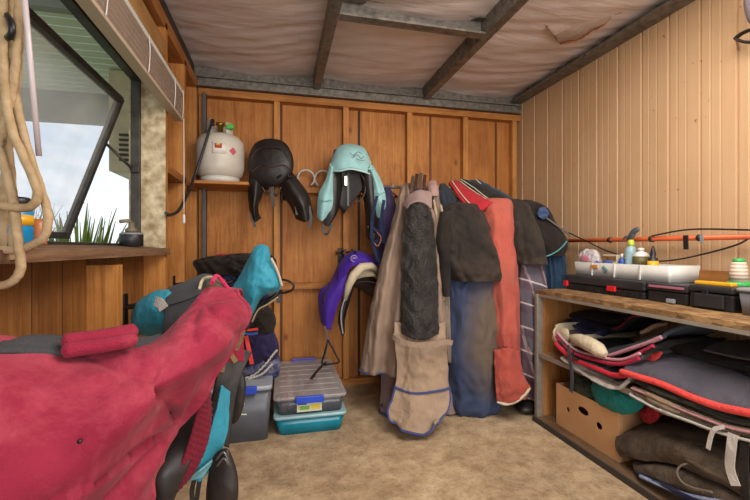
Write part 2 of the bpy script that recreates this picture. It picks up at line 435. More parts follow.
struct('trim_5', g, STEEL)
struct('trim_6', MB().box((XL-.07, -.3, 2.24), (XL-.02, 3.0, 2.34)), STEELD)
struct('trim_7', MB().box((-.528, YB-.11, 0), (-.503, YB-.062, 2.15), .003), plain('grey_column_steel', '4d4a48', .6, .3, c2='615d59'))
# torn flap of ceiling foil
T = [[atZ(545, 24, 2.335), atZ(575, 18, 2.34), atZ(622, 12, 2.335)], [atZ(552, 34, 2.30), atZ(582, 29, 2.31), atZ(610, 20, 2.33)], [atZ(560, 44, 2.31), atZ(580, 38, 2.31), atZ(606, 22, 2.33)]]
g = MB().patch(T, 16, 10, .004, .008, 14); flp = g.build('torn_foil_flap', cloth('foil_back', 'a89286', 'b8a294', rough=.5), label='pale torn flap of ceiling lining hanging beside the right-hand roof beam', cat='insulation')
e = [p+V((0, 0, -.004)) for p in g.last[-1]]
MB().tube([q+V((0, .0, .003*math.sin(i*3))) for i, q in enumerate(e)], .005, 6).build('frayed_edge', plain('rusty_fibre', '8a4a1e', .9, c2='b5692e', sc=40, bmp=.6), flp)
# ------------------------------------------------------------------ window
wf = thing('window_1', None, None, (WX-.02, 1.2, WZ0)); wf['kind'] = 'structure'
for a, c in (((-.705, WY1-.036, WZ0), (-.665, WY1-.013, 1.9)), ((-.705, WY0, WZ0), (-.665, WY0+.035, 1.9)), ((-.705, WY0, WZ0-.005), (-.665, WY1-.013, WZ0+.02)), ((-.705, WY0, 1.875), (-.665, WY1-.013, 1.9))):
    MB().box(a, c, .002).build('window_frame', STEELD, wf)
hinge = V((-.72, 0, 1.745)); tip = V((-.945, 0, 1.115))
def barb(p, q, r=.014):
    p = V(p); q = V(q); d = (q-p).normalized(); s = d.cross(V((0, 1, 0))) if abs(d.y) < .9 else V((1, 0, 0)); s.normalize(); w = d.cross(s)
    return MB().loft([[c+s*a*r+w*b_*r for a, b_ in ((1, 1), (-1, 1), (-1, -1), (1, -1))] for c in (p, q)], sm=False)
sash = []
for p, q in ((V((-.72, .5, 1.745)), V((-.72, 2.08, 1.745))), (V((-.945, .5, 1.115)), V((-.945, 2.08, 1.115))), (V((-.72, 2.08, 1.755)), V((-.945, 2.08, 1.105))), (V((-.72, .5, 1.755)), V((-.945, .5, 1.105)))):
    barb(p, q).build('sash_rail', STEELD, wf)
GLASS = clear('dusty_glass', 'e2e8ea', .2, .08)
MB().loft([[V((-.72, .5, 1.745)), V((-.72, 2.08, 1.745)), V((-.724, 2.08, 1.745)), V((-.724, .5, 1.745))], [V((-.943, .5, 1.115)), V((-.943, 2.08, 1.115)), V((-.947, 2.08, 1.115)), V((-.947, .5, 1.115))]], sm=False).build('glass_pane', GLASS, wf)
MB().tube([(-.69, 2.145, 1.44), (-.80, 2.10, 1.56)], .007, 6).build('window_stay', STEELD, wf)
MB().box((-.70, 2.14, 1.425), (-.66, 2.158, 1.455), .003).build('window_stay', STEELD, wf)
g = MB(); g.loft([[V((-.54, .2, 1.028)), V((-.54, .2, 1.056)), V((-.71, .2, 1.075)), V((-.71, .2, 1.03))], [V((-.54, 2.215, 1.028)), V((-.54, 2.215, 1.056)), V((-.71, 2.215, 1.075)), V((-.71, 2.215, 1.03))]], sm=False)
g.build('window_sill', W_SILL, wf)
# gathered blind over the window
bl = thing('window_blind', 'gathered brown translucent blind with cords above the open window', 'blind', (-.53, 1.2, 1.75))
BLM = clear('blind_slats', 'a89484', .35, .6)
g = MB()
for k in range(12):
    z = 1.765+k*.0115; g.box((-.553+(.004 if k % 2 else 0), .2, z), (-.515-(.004 if k % 2 else 0), 2.36, z+.004), 0, 0)
g.build('slats', plain('blind_slat', 'a58c78', .6, c2='c4ad98', sc=14), bl)
g = MB(); g.patch([[(-.512, .2, 1.90), (-.512, 1.2, 1.9), (-.512, 2.36, 1.90)], [(-.508, .2, 1.83), (-.508, 1.2, 1.83), (-.508, 2.36, 1.83)], [(-.514, .2, 1.76), (-.514, 1.2, 1.76), (-.514, 2.36, 1.76)]], 40, 10, .001, .003, 14)
g.build('mesh_cover', BLM, bl)
MB().box((-.556, .2, 1.893), (-.508, 2.37, 1.915), .003).build('head_rail', WHITE, bl)
MB().box((-.556, .2, 1.750), (-.511, 2.37, 1.766), .003).build('bottom_rail', plain('cream_rail', 'b5a590', .5), bl)
for y in (.95, 1.35, 1.75, 2.15, 2.32):
    MB().tube([(-.504, y, 1.905), (-.503, y+.01, 1.84), (-.505, y, 1.755)], .002, 6, smooth=10).build('cord', WHITE, bl)
MB().tube([(-.504, 2.34, 1.76), (-.505, 2.35, 1.5), (-.503, 2.34, 1.25)], .0025, 6, smooth=10).build('pull_cord', WHITE, bl)
MB().lathe([(.004, 0), (.008, .01), (.007, .045), (.003, .055)], (-.503, 2.34, 1.19), 10).build('cord_tassel', WHITE, bl)
MB().tube([atX(22, -30, -.49), atX(31, 70, -.49), atX(39, 156, -.49)], .0055, 8).build('tilt_wand', plain('pale_wand', 'b3a6a6', .35), bl)
# outside: ground, verandah, wall box, plants
struct('ground', MB().box((-14, -8, -.2), (-.72, 16, -.1)), plain('outside_grass', '8f9a6c', .95, c2='a8ac80', sc=3))
ver = thing('trim_8', None, None, (-1.5, 2, 2.2)); ver['kind'] = 'structure'
g = MB()
for k in range(44): y = -.4+k*.09; g.box((-2.9, y, 2.25), (-.72, y+.082, 2.262))
g.build('soffit_boards', plain('white_soffit', 'dfe4da', .5, c2='cdd6cb', sc=4), ver)
MB().box((-2.9, 3.50, 2.02), (-.72, 3.56, 2.25)).build('verandah_beam', plain('grey_beam', '7d827f', .7, c2='8c918c'), ver)
MB().box((-2.95, -.4, 2.12), (-2.88, 3.56, 2.27)).build('verandah_beam', plain('grey_fascia', '7d827f', .7), ver)
for y in (.9, 2.1): MB().box((-2.9, y, 2.15), (-.72, y+.05, 2.25)).build('rafter', plain('grey_rafter', '8e938f', .7), ver)
MB().box((-2.93, 3.48, -.1), (-2.85, 3.56, 2.1)).build('verandah_post', plain('grey_post', '8e938f', .7), ver)
lb = thing('wall_vent_box', 'cream louvred box fixed outside beyond the window', 'vent box', (-.9, 3.2, 1.55))
MB().box((-1.10, 2.98, 1.57), (-.692, 3.4, 2.24), .004).build('housing', CREAMP, lb)
g = MB()
for k in range(6): g.box((-1.035, 2.965, 1.64+k*.033), (-.80, 2.985, 1.655+k*.033), 0, 0, .4)
g.build('louvre', STEELD, lb)
LEAF = plain('strap_leaf', '5c7a2c', .5, c2='93a848', sc=9); LEAF2 = plain('grey_leaf', '62757a', .6, c2='8c9c98', sc=9)
def plant(name, x, y, n, h, spread, mt, label):
    g = MB(); r = random.Random(int(x*100)+n)
    for k in range(n):
        a = r.uniform(0, 6.28); hh = h*r.uniform(.7, 1.05); s_ = spread*r.uniform(.3, 1)
        p0 = V((x+r.uniform(-.08, .08), y+r.uniform(-.08, .08), -.1)); dv = V((math.cos(a), math.sin(a), 0))
        pts = [p0+dv*s_*t*t+V((0, 0, hh*(t-.22*t*t*t*(1 if r.random() < .4 else .3)))) for t in (0, .3, .6, .85, 1)]
        g.ribbon(pts, [.034, .040, .034, .02, .003], .002, (-math.sin(a), math.cos(a), 0))
    g.build(name, mt, label=label, cat='plant')
plant('flax_plant', -1.25, 2.9, 260, 1.46, .40, LEAF, 'green strap-leaved plant outside, just beyond the far end of the sill')
plant('shrub', -2.3, 4.2, 240, 1.62, .6, LEAF2, 'grey-green spiky shrub seen through the window glass')
# ------------------------------------------------------------------ world and lights
w = bpy.data.worlds.new('World'); bpy.context.scene.world = w; w.use_nodes = True; nt = w.node_tree
bg = nt.nodes['Background']; tc = nt.nodes.new('ShaderNodeTexCoord')
mp = nt.nodes.new('ShaderNodeMapping'); mp.inputs['Scale'].default_value = (1, 1, 3); nt.links.new(tc.outputs['Generated'], mp.inputs['Vector'])
cl = ramp(nt, noise_n(nt, mp.outputs['Vector'], 2.5, 8, .6, .3), [(.38, 'b4c6d8'), (.62, 'e6eaee')])
nt.links.new(cl, bg.inputs['Color']); bg.inputs['Strength'].default_value = 1.3
def area(name, loc, rot, sx, sy, e, col):
    l = bpy.data.lights.new(name, 'AREA'); l.shape = 'RECTANGLE'; l.size = sx; l.size_y = sy; l.energy = e; l.color = col
    o = bpy.data.objects.new(name, l); o.location = loc; o.rotation_euler = rot; C.objects.link(o); return o
area('overhead_fill', (.95, .75, 2.2), (math.radians(12), 0, 0), 1.2, 1.2, 44, (1, .93, .84))  # added soft fill under the ceiling to brighten the room, no real fitting
area('rear_fill', (.9, -3.2, 1.4), (math.radians(90), 0, 0), 3.2, 2.4, 115, (1, .96, .92))  # added fill behind the camera, in place of light from an assumed opening
cam = bpy.data.cameras.new('camera'); cam.lens = FP/750*36; cam.sensor_width = 36; cam.shift_y = -2/750; cam.clip_start = .02
co = bpy.data.objects.new('camera', cam); co.location = (0, 0, H); co.rotation_euler = (math.radians(90), 0, -TH); C.objects.link(co)
S = bpy.context.scene; S.camera = co
S.view_settings.view_transform = 'Standard'; S.view_settings.look = 'None'; S.view_settings.exposure = 0.25; S.view_settings.gamma = 1; S.view_settings.use_curve_mapping = False
# ------------------------------------------------------------------ rope and things at the window
rp = thing('rope', 'thick tan rope hanging in loose coils left of the window', 'rope', (-.5, .9, 1.7))
def rope(pts, d, r=.0085, n=60):
    q = spl([at(a, b, d+(c[0] if c else 0)) for a, b, *c in pts], n)
    MB().tube([p+V((.0006*math.sin(i*1.3), 0, 0)) for i, p in enumerate(q)], r, 8).build('coil', ROPE, rp)
rope([(17, -60), (19, 0), (18, 40), (14, 80), (7, 115), (-4, 150), (-20, 180)], .80)
rope([(9, -60), (10, 0), (11, 40), (9, 80), (4, 110), (-8, 135)], .82)
rope([(1, -60), (3, 0), (3, 50), (5, 90), (12, 130), (25, 160), (37, 190), (34, 204), (20, 208), (-20, 203)], .79)
rope([(-6, -40), (-4, 60), (-2, 110), (8, 150), (12, 190), (14, 225), (12, 260)], .83)
rope([(12, 60), (18, 110), (28, 150), (41, 190), (48, 215), (45, 235), (34, 244), (15, 250), (-25, 248)], .81)
rope([(-10, 130), (4, 165), (13, 200), (18, 240), (21, 265), (16, 278), (4, 285), (-20, 287)], .80)
rope([(20, 20), (16, 90), (8, 150), (4, 200), (2, 250)], .84)
MB().tube([atX(-10, 45, -.55), at(2, 40, .80), at(11, 35, .78), at(11, 22, .78), at(4, 12, .80)], .006, 8, smooth=20).build('hook', BLKM, label='black iron hook the rope hangs from', cat='hook')
t = thing('jar', 'blue jar with yellow label on the sill behind the rope', 'jar', (-.60, 1.15, 1.066))
MB().lathe([(.030, 0), (.034, .004), (.034, .082), (.030, .088)], (-.61, 1.12, 1.068), 24).build('body', BLUEP if 0 else plain('bright_blue_jar', '1687c0', .35), t)
MB().lathe([(.0345, .045), (.0345, .070)], (-.61, 1.12, 1.068), 24).build('label_band', YELP, t)
MB().lathe([(.031, .088), (.031, .105), (.027, .112)], (-.61, 1.12, 1.068), 24).build('lid', BLK, t)
MB().lathe([(.018, 0), (.020, .003), (.020, .055), (.014, .062), (.009, .066)], (-.60, 1.19, 1.068), 20).build('small_bottle', plain('orange_bottle', 'b06a3a', .4), label='small orange bottle on the sill beside the blue jar', cat='bottle')
MB().tube([(-.67, 1.33, 1.078), (-.655, 1.36, 1.11)], .005, 6).build('peg', BLK, label='small black peg propped on the sill against the frame', cat='peg')
t = thing('jar', 'squat black jar with pale shoulder at the far end of the sill', 'jar', (-.62, 1.93, 1.066))
MB().lathe([(.040, 0), (.046, .004), (.046, .050), (.040, .058), (.03, .062)], (-.625, 1.93, 1.066), 24).build('body', BLK, t)
MB().lathe([(.0465, .052), (.041, .060)], (-.625, 1.93, 1.066), 24).build('shoulder_ring', LGREY, t)
MB().lathe([(.024, .062), (.024, .075), (.012, .085), (.012, .105)], (-.625, 1.93, 1.066), 16).build('neck', plain('dull_brass', '6f6350', .5), t)
MB().tube([(-.625, 1.93, 1.17), (-.635, 1.92, 1.178), (-.66, 1.90, 1.172)], .008, 8).build('spout', plain('dull_brass_b', '7a6d58', .5), t)
# ------------------------------------------------------------------ gas bottle and shelf
MB().box((-.655, 2.76, 1.476), (-.20, 3.045, 1.496), .002).build('corner_shelf', W_RAIL, label='short pine shelf in the back left corner holding the gas bottle', cat='shelf')
t = thing('gas_bottle', 'white gas bottle with black hose on the corner shelf', 'gas bottle', (-.392, 2.885, 1.497))
c = (-.392, 2.885, 1.497); GW = plain('bottle_white', 'd2ccc0', .38, c2='bfb5a4', sc=6)
MB().lathe([(.03, .035), (.10, .026), (.14, .05), (.155, .10), (.156, .24), (.150, .275), (.125, .31), (.08, .328), (.03, .335)], c, 40).build('body', GW, t)
MB().lathe([(.11, .0), (.12, .0), (.125, .035), (.115, .035), (.11, 0)], c, 32).build('foot_ring', WHITE, t)
g = MB()
for a0, a1, zt in ((-2.9, -2.2, .42), (-1.0, -.2, .40), (.6, 2.6, .41)):
    rg = []
    for k in range(10):
        a = a0+(a1-a0)*k/9; u = V((math.cos(a), math.sin(a), 0)); o = V(c)
        rg.append([o+u*.082+V((0, 0, .315)), o+u*.086+V((0, 0, .315)), o+u*.086+V((0, 0, zt)), o+u*.082+V((0, 0, zt))])
    g.loft(rg)
g.build('collar', GW, t)
MB().lathe([(.018, .33), (.018, .39), (.028, .392), (.028, .41), (.01, .415)], c, 16).build('valve', plain('brass', '9a7c3c', .35, .8), t)
valve = bpy.context.scene.collection.objects['valve']
MB().box((-.345, 2.79, 1.85), (-.295, 2.83, 1.878), .008).build('valve_cap', GRNB, valve, 'bright green cap')
def curved_label(c, r, a0, a1, z0, z1, n=8):
    rg = []
    for k in range(n+1):
        a = a0+(a1-a0)*k/n; u = V((math.cos(a), math.sin(a), 0))
        rg.append([V(c)+u*r+V((0, 0, z0)), V(c)+u*(r+.001)+V((0, 0, z0)), V(c)+u*(r+.001)+V((0, 0, z1)), V(c)+u*r+V((0, 0, z1))])
    return MB().loft(rg, sm=True)
curved_label(c, .1565, -1.75, -1.2, .17, .245).build('label_sticker', plain('sticker_white', 'e2dcd0', .5), t)
curved_label(c, .1578, -1.65, -1.38, .205, .235).build('label_sticker', plain('sticker_red', 'b8402f', .5), t)
curved_label(c, .1585, -1.6, -1.45, .225, .236).build('label_sticker', plain('sticker_yellow', 'd8c84a', .5), t)
u = V((math.cos(-.92), math.sin(-.92), 0)); s_ = V((-u.y, u.x, 0)); cc = V(c)+u*.157+V((0, 0, .195))
MB().loft([[cc+s_*a+V((0, 0, b_))+u*o for a, b_ in ((.026, 0), (0, .026), (-.026, 0), (0, -.026))] for o in (0, .0015)], sm=False).build('hazard_diamond', plain('sticker_pink', 'c8506a', .5), t)
MB().tube([at(213, 121, 2.60), at(210, 128, 2.55), at(204, 148, 2.52), at(195, 175, 2.50), at(187, 195, 2.38), at(179, 210, 2.22), at(170, 215, 2.05), at(166, 213, 1.96)], .0085, 8, smooth=40).build('hose', BLK, t)
MB().box(at(212.5, 121, 2.62)-V((.012, .012, .03)), at(212.5, 121, 2.62)+V((.012, .012, .012)), .004).build('regulator', BLKM, t)
# horseshoes on the nogging
for k, (px, lab) in enumerate(((306, 'left-hand pale horseshoe standing on the ledge by the black saddle'), (323, 'right-hand pale horseshoe standing on the ledge by the aqua cover'))):
    p = atY(px, 190, 3.03); p.z = 1.521
    g = MB(); pts = [p+V((.062*math.cos(a), .0, .075+.062*math.sin(a)*1.0)) for a in [math.pi*(-.32+1.64*q/20) for q in range(21)]]
    g.tube(pts, .013, 8, flat=.7)
    lo = min(q.z for q in g.v); g.v = [q+V((0, 0, 1.5205-lo)) for q in g.v]
    g.build('horseshoe', plain('worn_steel_%d' % k, 'cdbfb2', .5, .2, c2='a89a8c', sc=30), label=lab, cat='horseshoe', group='horseshoes on the ledge')
# ------------------------------------------------------------------ saddles on the back wall
def pp(l, d, dd=0): return [at(x[0], x[1], x[2] if len(x) > 2 else d) for x in l]
def grid(rows): return [[at(*q) for q in r] for r in rows]
def rack(x, z, y0, y1, label, hk=True):
    t = thing('saddle_rack', label, 'saddle rack', (x, y1, z))
    MB().box((x-.02, y1-.006, z-.09), (x+.02, y1, z+.06), .002).build('wall_plate', BLKM, t)
    for s in (-1, 1): MB().tube([(x+s*.015, y1-.004, z+.02), (x+s*.045, y1-.1, z+.03), (x+s*.05, y0+.03, z+.03), (x+s*.02, y0, z+.05)], .008, 8, smooth=20).build('arm', BLKM, t)
    MB().tube([(x, y1-.004, z-.08), (x, (y0+y1)/2, z+.02)], .007, 8).build('brace', BLKM, t)
    return t
rack(.03, 1.50, 2.76, 3.049, 'black metal rack on the back wall under the black saddle')
rack(.43, 1.50, 2.76, 3.049, 'black metal rack on the back wall under the aqua-covered saddle')
rack(.46, 1.00, 2.70, 3.109, 'black metal rack on the back wall under the purple-covered saddle')
# black saddle
t = thing('saddle', 'bare black leather saddle hanging beside the gas bottle', 'saddle', at(270, 190, 2.8))
MB().puff(pp([(270, 138.5), (284, 142), (292, 154), (293.5, 168), (288, 179), (277, 186), (262, 186), (252, 178), (247.5, 167), (250, 152), (257, 142)], 2.74), .07, wr=.002, back=1.4).build('seat', LEATH, t)
MB().tube(pp([(251, 160), (257, 150), (270, 147), (284, 150), (291, 160)], 2.675), .004, 6, smooth=24).build('seat_welt', LEATHB, t)
MB().tube(pp([(252, 172), (262, 165), (272, 167), (284, 165), (290, 170)], 2.672), .004, 6, smooth=24).build('seat_welt', LEATHB, t)
MB().patch(grid([[(250, 172, 2.76), (256, 180, 2.7), (264, 186, 2.76)], [(248, 190, 2.74), (255, 195, 2.68), (262, 196, 2.76)], [(249, 207, 2.74), (254, 210, 2.68), (258, 208, 2.76)], [(252, 222, 2.76), (256, 222, 2.71), (261, 218, 2.78)]]), 16, 24, .012, .003, 12).build('flap', LEATH, t)
MB().patch(grid([[(279, 183, 2.76), (287, 180, 2.7), (292, 172, 2.76)], [(284, 196, 2.76), (294, 192, 2.68), (300, 182, 2.74)], [(291, 208, 2.76), (302, 205, 2.67), (309, 196, 2.74)], [(296, 219, 2.76), (306, 222, 2.7), (313, 214, 2.76)]]), 16, 24, .012, .003, 12).build('flap', LEATH, t)
MB().patch(grid([[(256, 184, 2.84), (270, 187, 2.80), (285, 184, 2.84)], [(254, 198, 2.86), (258, 194, 2.84), (262, 192, 2.86)]]), 16, 12, .01).build('gullet_panel', LEATHB, t)
MB().tube(pp([(262, 186), (267, 195), (271, 186), (276, 196), (281, 187)], 2.74), .006, 6, smooth=24).build('pommel_arch', LEATHB, t)
MB().ribbon(pp([(273, 182, 2.74), (272, 195, 2.73), (274, 206, 2.74)], 2.74), .022, .006, smooth=10).build('girth_strap', LEATH, t)
for a in ([(251, 212), (253, 220), (255, 227)], [(292, 196), (296, 207), (297, 215)], [(309, 206), (311, 218), (309, 228)]):
    MB().ribbon(pp(a, 2.72), .018, .005, smooth=12).build('stirrup_leather', LEATH, t)
# aqua covered saddle
t = thing('saddle', 'saddle under a pale aqua cover, highest on the back wall', 'saddle', at(350, 190, 2.8))
MB().patch(grid([[(334, 150, 2.86), (350, 146, 2.86), (368, 152, 2.86)], [(332, 160, 2.80), (350, 157, 2.78), (370, 162, 2.80)], [(330, 176, 2.78), (350, 178, 2.80), (371, 176, 2.78)], [(332, 196, 2.80), (338, 206, 2.82), (344, 214, 2.84)]]), 18, 18, .02).build('seat', LEATH, t)
MB().patch(grid([[(331, 166, 2.74), (336, 168, 2.75), (343, 172, 2.8)], [(331, 190, 2.73), (337, 192, 2.74), (342, 190, 2.8)], [(328, 212, 2.74), (335, 214, 2.75), (339, 208, 2.8)], [(322, 224, 2.76), (329, 226, 2.76), (333, 218, 2.8)]]), 12, 24, .012, .003, 12).build('flap', LEATH, t)
MB().patch(grid([[(358, 168, 2.8), (366, 168, 2.74), (373, 166, 2.74)], [(362, 190, 2.8), (369, 192, 2.73), (376, 190, 2.75)], [(365, 212, 2.8), (371, 214, 2.73), (378, 212, 2.75)], [(366, 236, 2.8), (370, 240, 2.75), (376, 232, 2.78)]]), 12, 24, .012, .003, 12).build('flap', LEATH, t)
MB().tube(pp([(352, 173), (359, 172), (365, 182), (364, 195), (356, 203), (347, 200)], 2.76), .006, 6, smooth=24).build('pommel_arch', LEATHB, t)
MB().ribbon(pp([(348, 172, 2.76), (348, 190, 2.75), (348, 206, 2.75)], 2.75), .014, .005, smooth=10).build('girth_strap', BLK, t)
MB().box(at(345.5, 184, 2.75)-V((.008, .004, .012)), at(345.5, 176, 2.75)+V((.012, .004, 0)), .002).build('buckle', plain('chrome', 'b9b4ac', .25, .9), t)
for a in ([(326, 218), (323, 230), (327, 234), (332, 224)], [(368, 226), (374, 236), (368, 246), (374, 238)]):
    MB().ribbon(pp(a, 2.76), .016, .005, smooth=12).build('stirrup_leather', LEATH, t)
ac = thing('saddle_cover', 'pale aqua saddle cover with small stitched emblem', 'saddle cover', at(350, 165, 2.8))
MB().patch(grid([[(336, 158, 2.98), (344, 150, 3.0), (352, 150, 3.0), (364, 156, 2.98), (368, 164, 2.98)], [(331, 160, 2.83), (338, 147, 2.83), (350, 144, 2.83), (364, 148, 2.83), (371, 161, 2.83)], [(330, 168, 2.755), (338, 156, 2.72), (350, 152, 2.70), (363, 157, 2.72), (371, 170, 2.755)], [(331, 173, 2.76), (340, 170, 2.69), (350, 168, 2.68), (361, 170, 2.69), (370, 175, 2.76)]]), 30, 20, .006, .002, 9).build('seat_cover', AQUA, ac)
MB().tube(pp([(331, 171, 2.74), (340, 171, 2.68), (350, 169, 2.67), (361, 171, 2.68), (370, 174, 2.74)], 2.7), .006, 8, smooth=24).build('piping', plain('pale_trim', 'b5d2d0', .8), ac)
MB().patch(grid([[(330, 163, 2.76), (332, 168, 2.72), (333.5, 173, 2.74)], [(326, 178, 2.74), (329, 184, 2.70), (333, 189, 2.73)], [(319, 192, 2.74), (325, 198, 2.69), (333, 203, 2.73)], [(317, 208, 2.75), (323, 210, 2.70), (331, 211, 2.74)], [(317, 218, 2.77), (322, 221, 2.73), (328, 216, 2.76)]]), 16, 26, .02, .002, 9).build('side_panel', AQUA, ac)
MB().patch(grid([[(369, 165, 2.74), (371, 168, 2.73), (373, 165, 2.78)], [(373, 182, 2.73), (377, 184, 2.70), (381, 180, 2.76)], [(374, 196, 2.73), (380, 198, 2.70), (385, 192, 2.75)], [(375, 208, 2.74), (381, 208, 2.71), (386, 204, 2.76)], [(376, 217, 2.76), (380, 218, 2.73), (384, 214, 2.78)]]), 16, 26, .02, .002, 9).build('side_panel', AQUA, ac)
EMB = plain('emblem_thread', '4a6f86', .7)
for l in ([(350, 152.5), (353, 155), (358, 152), (362, 154)], [(353, 157.5), (357, 154.5), (361, 158.5), (364, 156)], [(356, 159), (362, 160.5), (365, 160)]):
    MB().tube(pp(l, 2.665), .0022, 6, smooth=14).build('emblem', EMB if l[0][0] != 356 else plain('emblem_rose', '8a6f7c', .7), ac)
for a in ([(318, 198), (324, 201), (332, 200)], [(375, 192), (380, 194), (385, 192)]):
    MB().tube(pp(a, 2.685), .003, 6, smooth=12).build('elastic_seam', plain('seam_aqua', '6d9c9f', .8), ac)
# purple covered saddle
t = thing('saddle', 'fleece-lined saddle under the purple cover, right of the storage boxes', 'saddle', at(358, 290, 2.75))
MB().patch(grid([[(366, 262, 2.90), (374, 266, 2.9), (381, 274, 2.9)], [(358, 266, 2.76), (368, 268, 2.74), (378, 276, 2.76)], [(348, 278, 2.72), (352, 276, 2.70), (356, 280, 2.74)], [(344, 294, 2.74), (348, 292, 2.72), (350, 296, 2.75)], [(343, 300, 2.76), (346, 300, 2.74), (348, 302, 2.76)]]), 16, 24, .035, .004, 12).build('fleece_panel', FLEECE, t)
MB().tube(pp([(379, 271, 2.74), (371, 266, 2.71), (362, 267, 2.69), (354, 275, 2.68), (349, 285, 2.69), (345, 300, 2.72)], 2.7), [.016, .026, .030, .030, .026, .014], 14, smooth=6).build('fleece_edge', FLEECE, t)
MB().patch(grid([[(356, 272, 2.86), (366, 276, 2.84), (380, 282, 2.88)], [(352, 286, 2.86), (362, 290, 2.9), (378, 300, 2.9)]]), 12, 8, .02).build('underside', LEATHB, t)
MB().patch(grid([[(348, 288, 2.74), (351, 288, 2.72), (354, 286, 2.76)], [(341, 305, 2.74), (345, 306, 2.72), (349, 304, 2.76)], [(338, 320, 2.74), (342, 322, 2.72), (345, 320, 2.76)], [(341, 334, 2.76), (343, 336, 2.74), (345, 332, 2.76)]]), 10, 24, .012).build('flap', LEATH, t)
MB().tube(pp([(349, 290), (343, 304), (341, 318), (343, 334)], 2.70), .006, 8, smooth=20).build('flap_edge', LGREY, t)
MB().patch(grid([[(372, 268, 2.72), (378, 270, 2.72), (384, 276, 2.76)], [(378, 280, 2.72), (384, 284, 2.72), (390, 290, 2.76)], [(378, 292, 2.74), (382, 296, 2.74), (386, 300, 2.78)]]), 12, 16, .015).build('flap', LEATHB, t)
MB().tube(pp([(352, 284), (360, 282), (370, 282), (378, 284)], 2.74), .006, 6, smooth=18).build('tree_bar', BLKM, t)
MB().ribbon(pp([(325, 326, 2.7), (327, 340, 2.68), (325, 358, 2.66)], 2.7), .012, .005, smooth=12).build('stirrup_leather', LEATH, t)
MB().tube(pp([(328, 340), (336, 355), (339, 362), (330, 364), (322, 364), (325, 352), (327, 343)], 2.66), .006, 8, smooth=30).build('stirrup_iron', BLKM, t)
MB().ribbon(pp([(326, 362, 2.66), (318, 370, 2.5), (311, 379, 2.38)], 2.7), .016, .005, smooth=12).build('girth_strap', LEATH, t)
pc = thing('saddle_cover', 'purple saddle cover with round pale emblem', 'saddle cover', at(350, 280, 2.75))
MB().patch(grid([[(344, 268, 2.98), (352, 260, 3.0), (364, 258, 3.0), (376, 264, 2.98)], [(339, 264, 2.82), (347, 254, 2.82), (360, 251, 2.82), (377, 259, 2.84)], [(338, 272, 2.74), (347, 262, 2.71), (360, 257, 2.70), (378, 264, 2.76)], [(338, 282, 2.72), (346, 274, 2.70), (354, 266, 2.69), (373, 267, 2.73)]]), 26, 22, .008, .003, 9).build('seat_cover', PURP, pc)
MB().patch(grid([[(339, 262, 2.82), (343, 265, 2.74), (348, 272, 2.73)], [(330, 282, 2.8), (338, 285, 2.71), (345, 288, 2.72)], [(320, 290, 2.80), (330, 296, 2.71), (340, 300, 2.73)], [(318, 304, 2.80), (326, 312, 2.71), (335, 314, 2.74)], [(321, 322, 2.80), (326, 328, 2.74), (331, 330, 2.76)]]), 20, 30, .014, .003, 9).build('side_panel', PURP, pc)
MB().tube(pp([(330, 284), (325, 294), (324, 303)], 2.70), .005, 8, smooth=12).build('elastic_opening', BLK, pc)
q = at(354, 258.5, 2.685)
MB().tube([q+V((.021*math.cos(a), 0, .021*math.sin(a))) for a in [6.283*k/24 for k in range(24)]], .002, 6, closed=True).build('emblem', plain('pale_violet', 'b9a2dc', .6), pc)
MB().tube([q+V((-.010, 0, -.008)), q+V((-.002, 0, .01)), q+V((.004, 0, -.002)), q+V((.011, 0, .006))], .002, 6, smooth=12).build('emblem', plain('pale_violet_b', 'b9a2dc', .6), pc)
# ------------------------------------------------------------------ saddles and covers on the left wall
def side_rack(y, z, x1, label):
    t = thing('saddle_rack', label, 'saddle rack', (XL, y, z))
    MB().box((XL, y-.02, z-.07), (XL+.006, y+.02, z+.05), .002).build('wall_plate', BLKM, t)
    for s in (-1, 1): MB().tube([(XL+.005, y+s*.015, z), (XL+.1, y+s*.04, z+.01), (x1-.03, y+s*.04, z+.01), (x1, y+s*.01, z+.03)], .008, 8, smooth=18).build('arm', BLKM, t)
    return t
side_rack(1.66, .84, -.30, 'black metal wall rack on the stud under the sill, beneath the grey pad')
side_rack(1.10, .70, -.34, 'black metal wall rack hidden beneath the pink saddle cover')
side_rack(2.36, .86, -.25, 'black metal wall rack beneath the teal pointed cover')
# pink cover
pk = thing('saddle_cover', 'large crimson pink saddle cover filling the left foreground', 'saddle cover', (-.35, .95, .45))
G0 = [[(-60, 345, .66), (0, 350, .72), (60, 352, .80), (112, 347, .88), (152, 344, .94), (184, 314, 1.00), (205, 291, 1.06), (236, 293, 1.13)],
      [(-60, 385, .60), (0, 390, .66), (62, 388, .73), (118, 378, .79), (163, 364, .86), (200, 336, .93), (226, 312, 1.02), (243, 318, 1.10)],
      [(-60, 440, .58), (0, 445, .635), (60, 438, .70), (114, 418, .75), (158, 396, .82), (198, 366, .92), (222, 345, 1.0), (232, 350, 1.07)],
      [(-60, 510, .58), (0, 505, .63), (52, 492, .695), (98, 468, .76), (132, 440, .84), (162, 416, .92), (188, 394, .99), (204, 386, 1.03)],
      [(-60, 600, .60), (0, 590, .65), (40, 575, .71), (80, 560, .78), (108, 545, .85), (128, 520, .91), (145, 490, .96), (158, 455, 1.0)],
      [(-60, 740, .64), (0, 730, .68), (36, 715, .73), (70, 700, .79), (100, 680, .85), (122, 650, .90), (138, 610, .94), (150, 540, .98)]]
gr = grid(G0)
top = [p+V((.01, .10, -.005)) for p in gr[0]]; b1 = [p+V((.0, .19, -.07)) for p in gr[0]]; b2 = [p+V((-.0, .24, -.26)) for p in gr[0]]
PINCH = at(178, 424, 1.0); PIN2 = at(204, 300, 1.03)
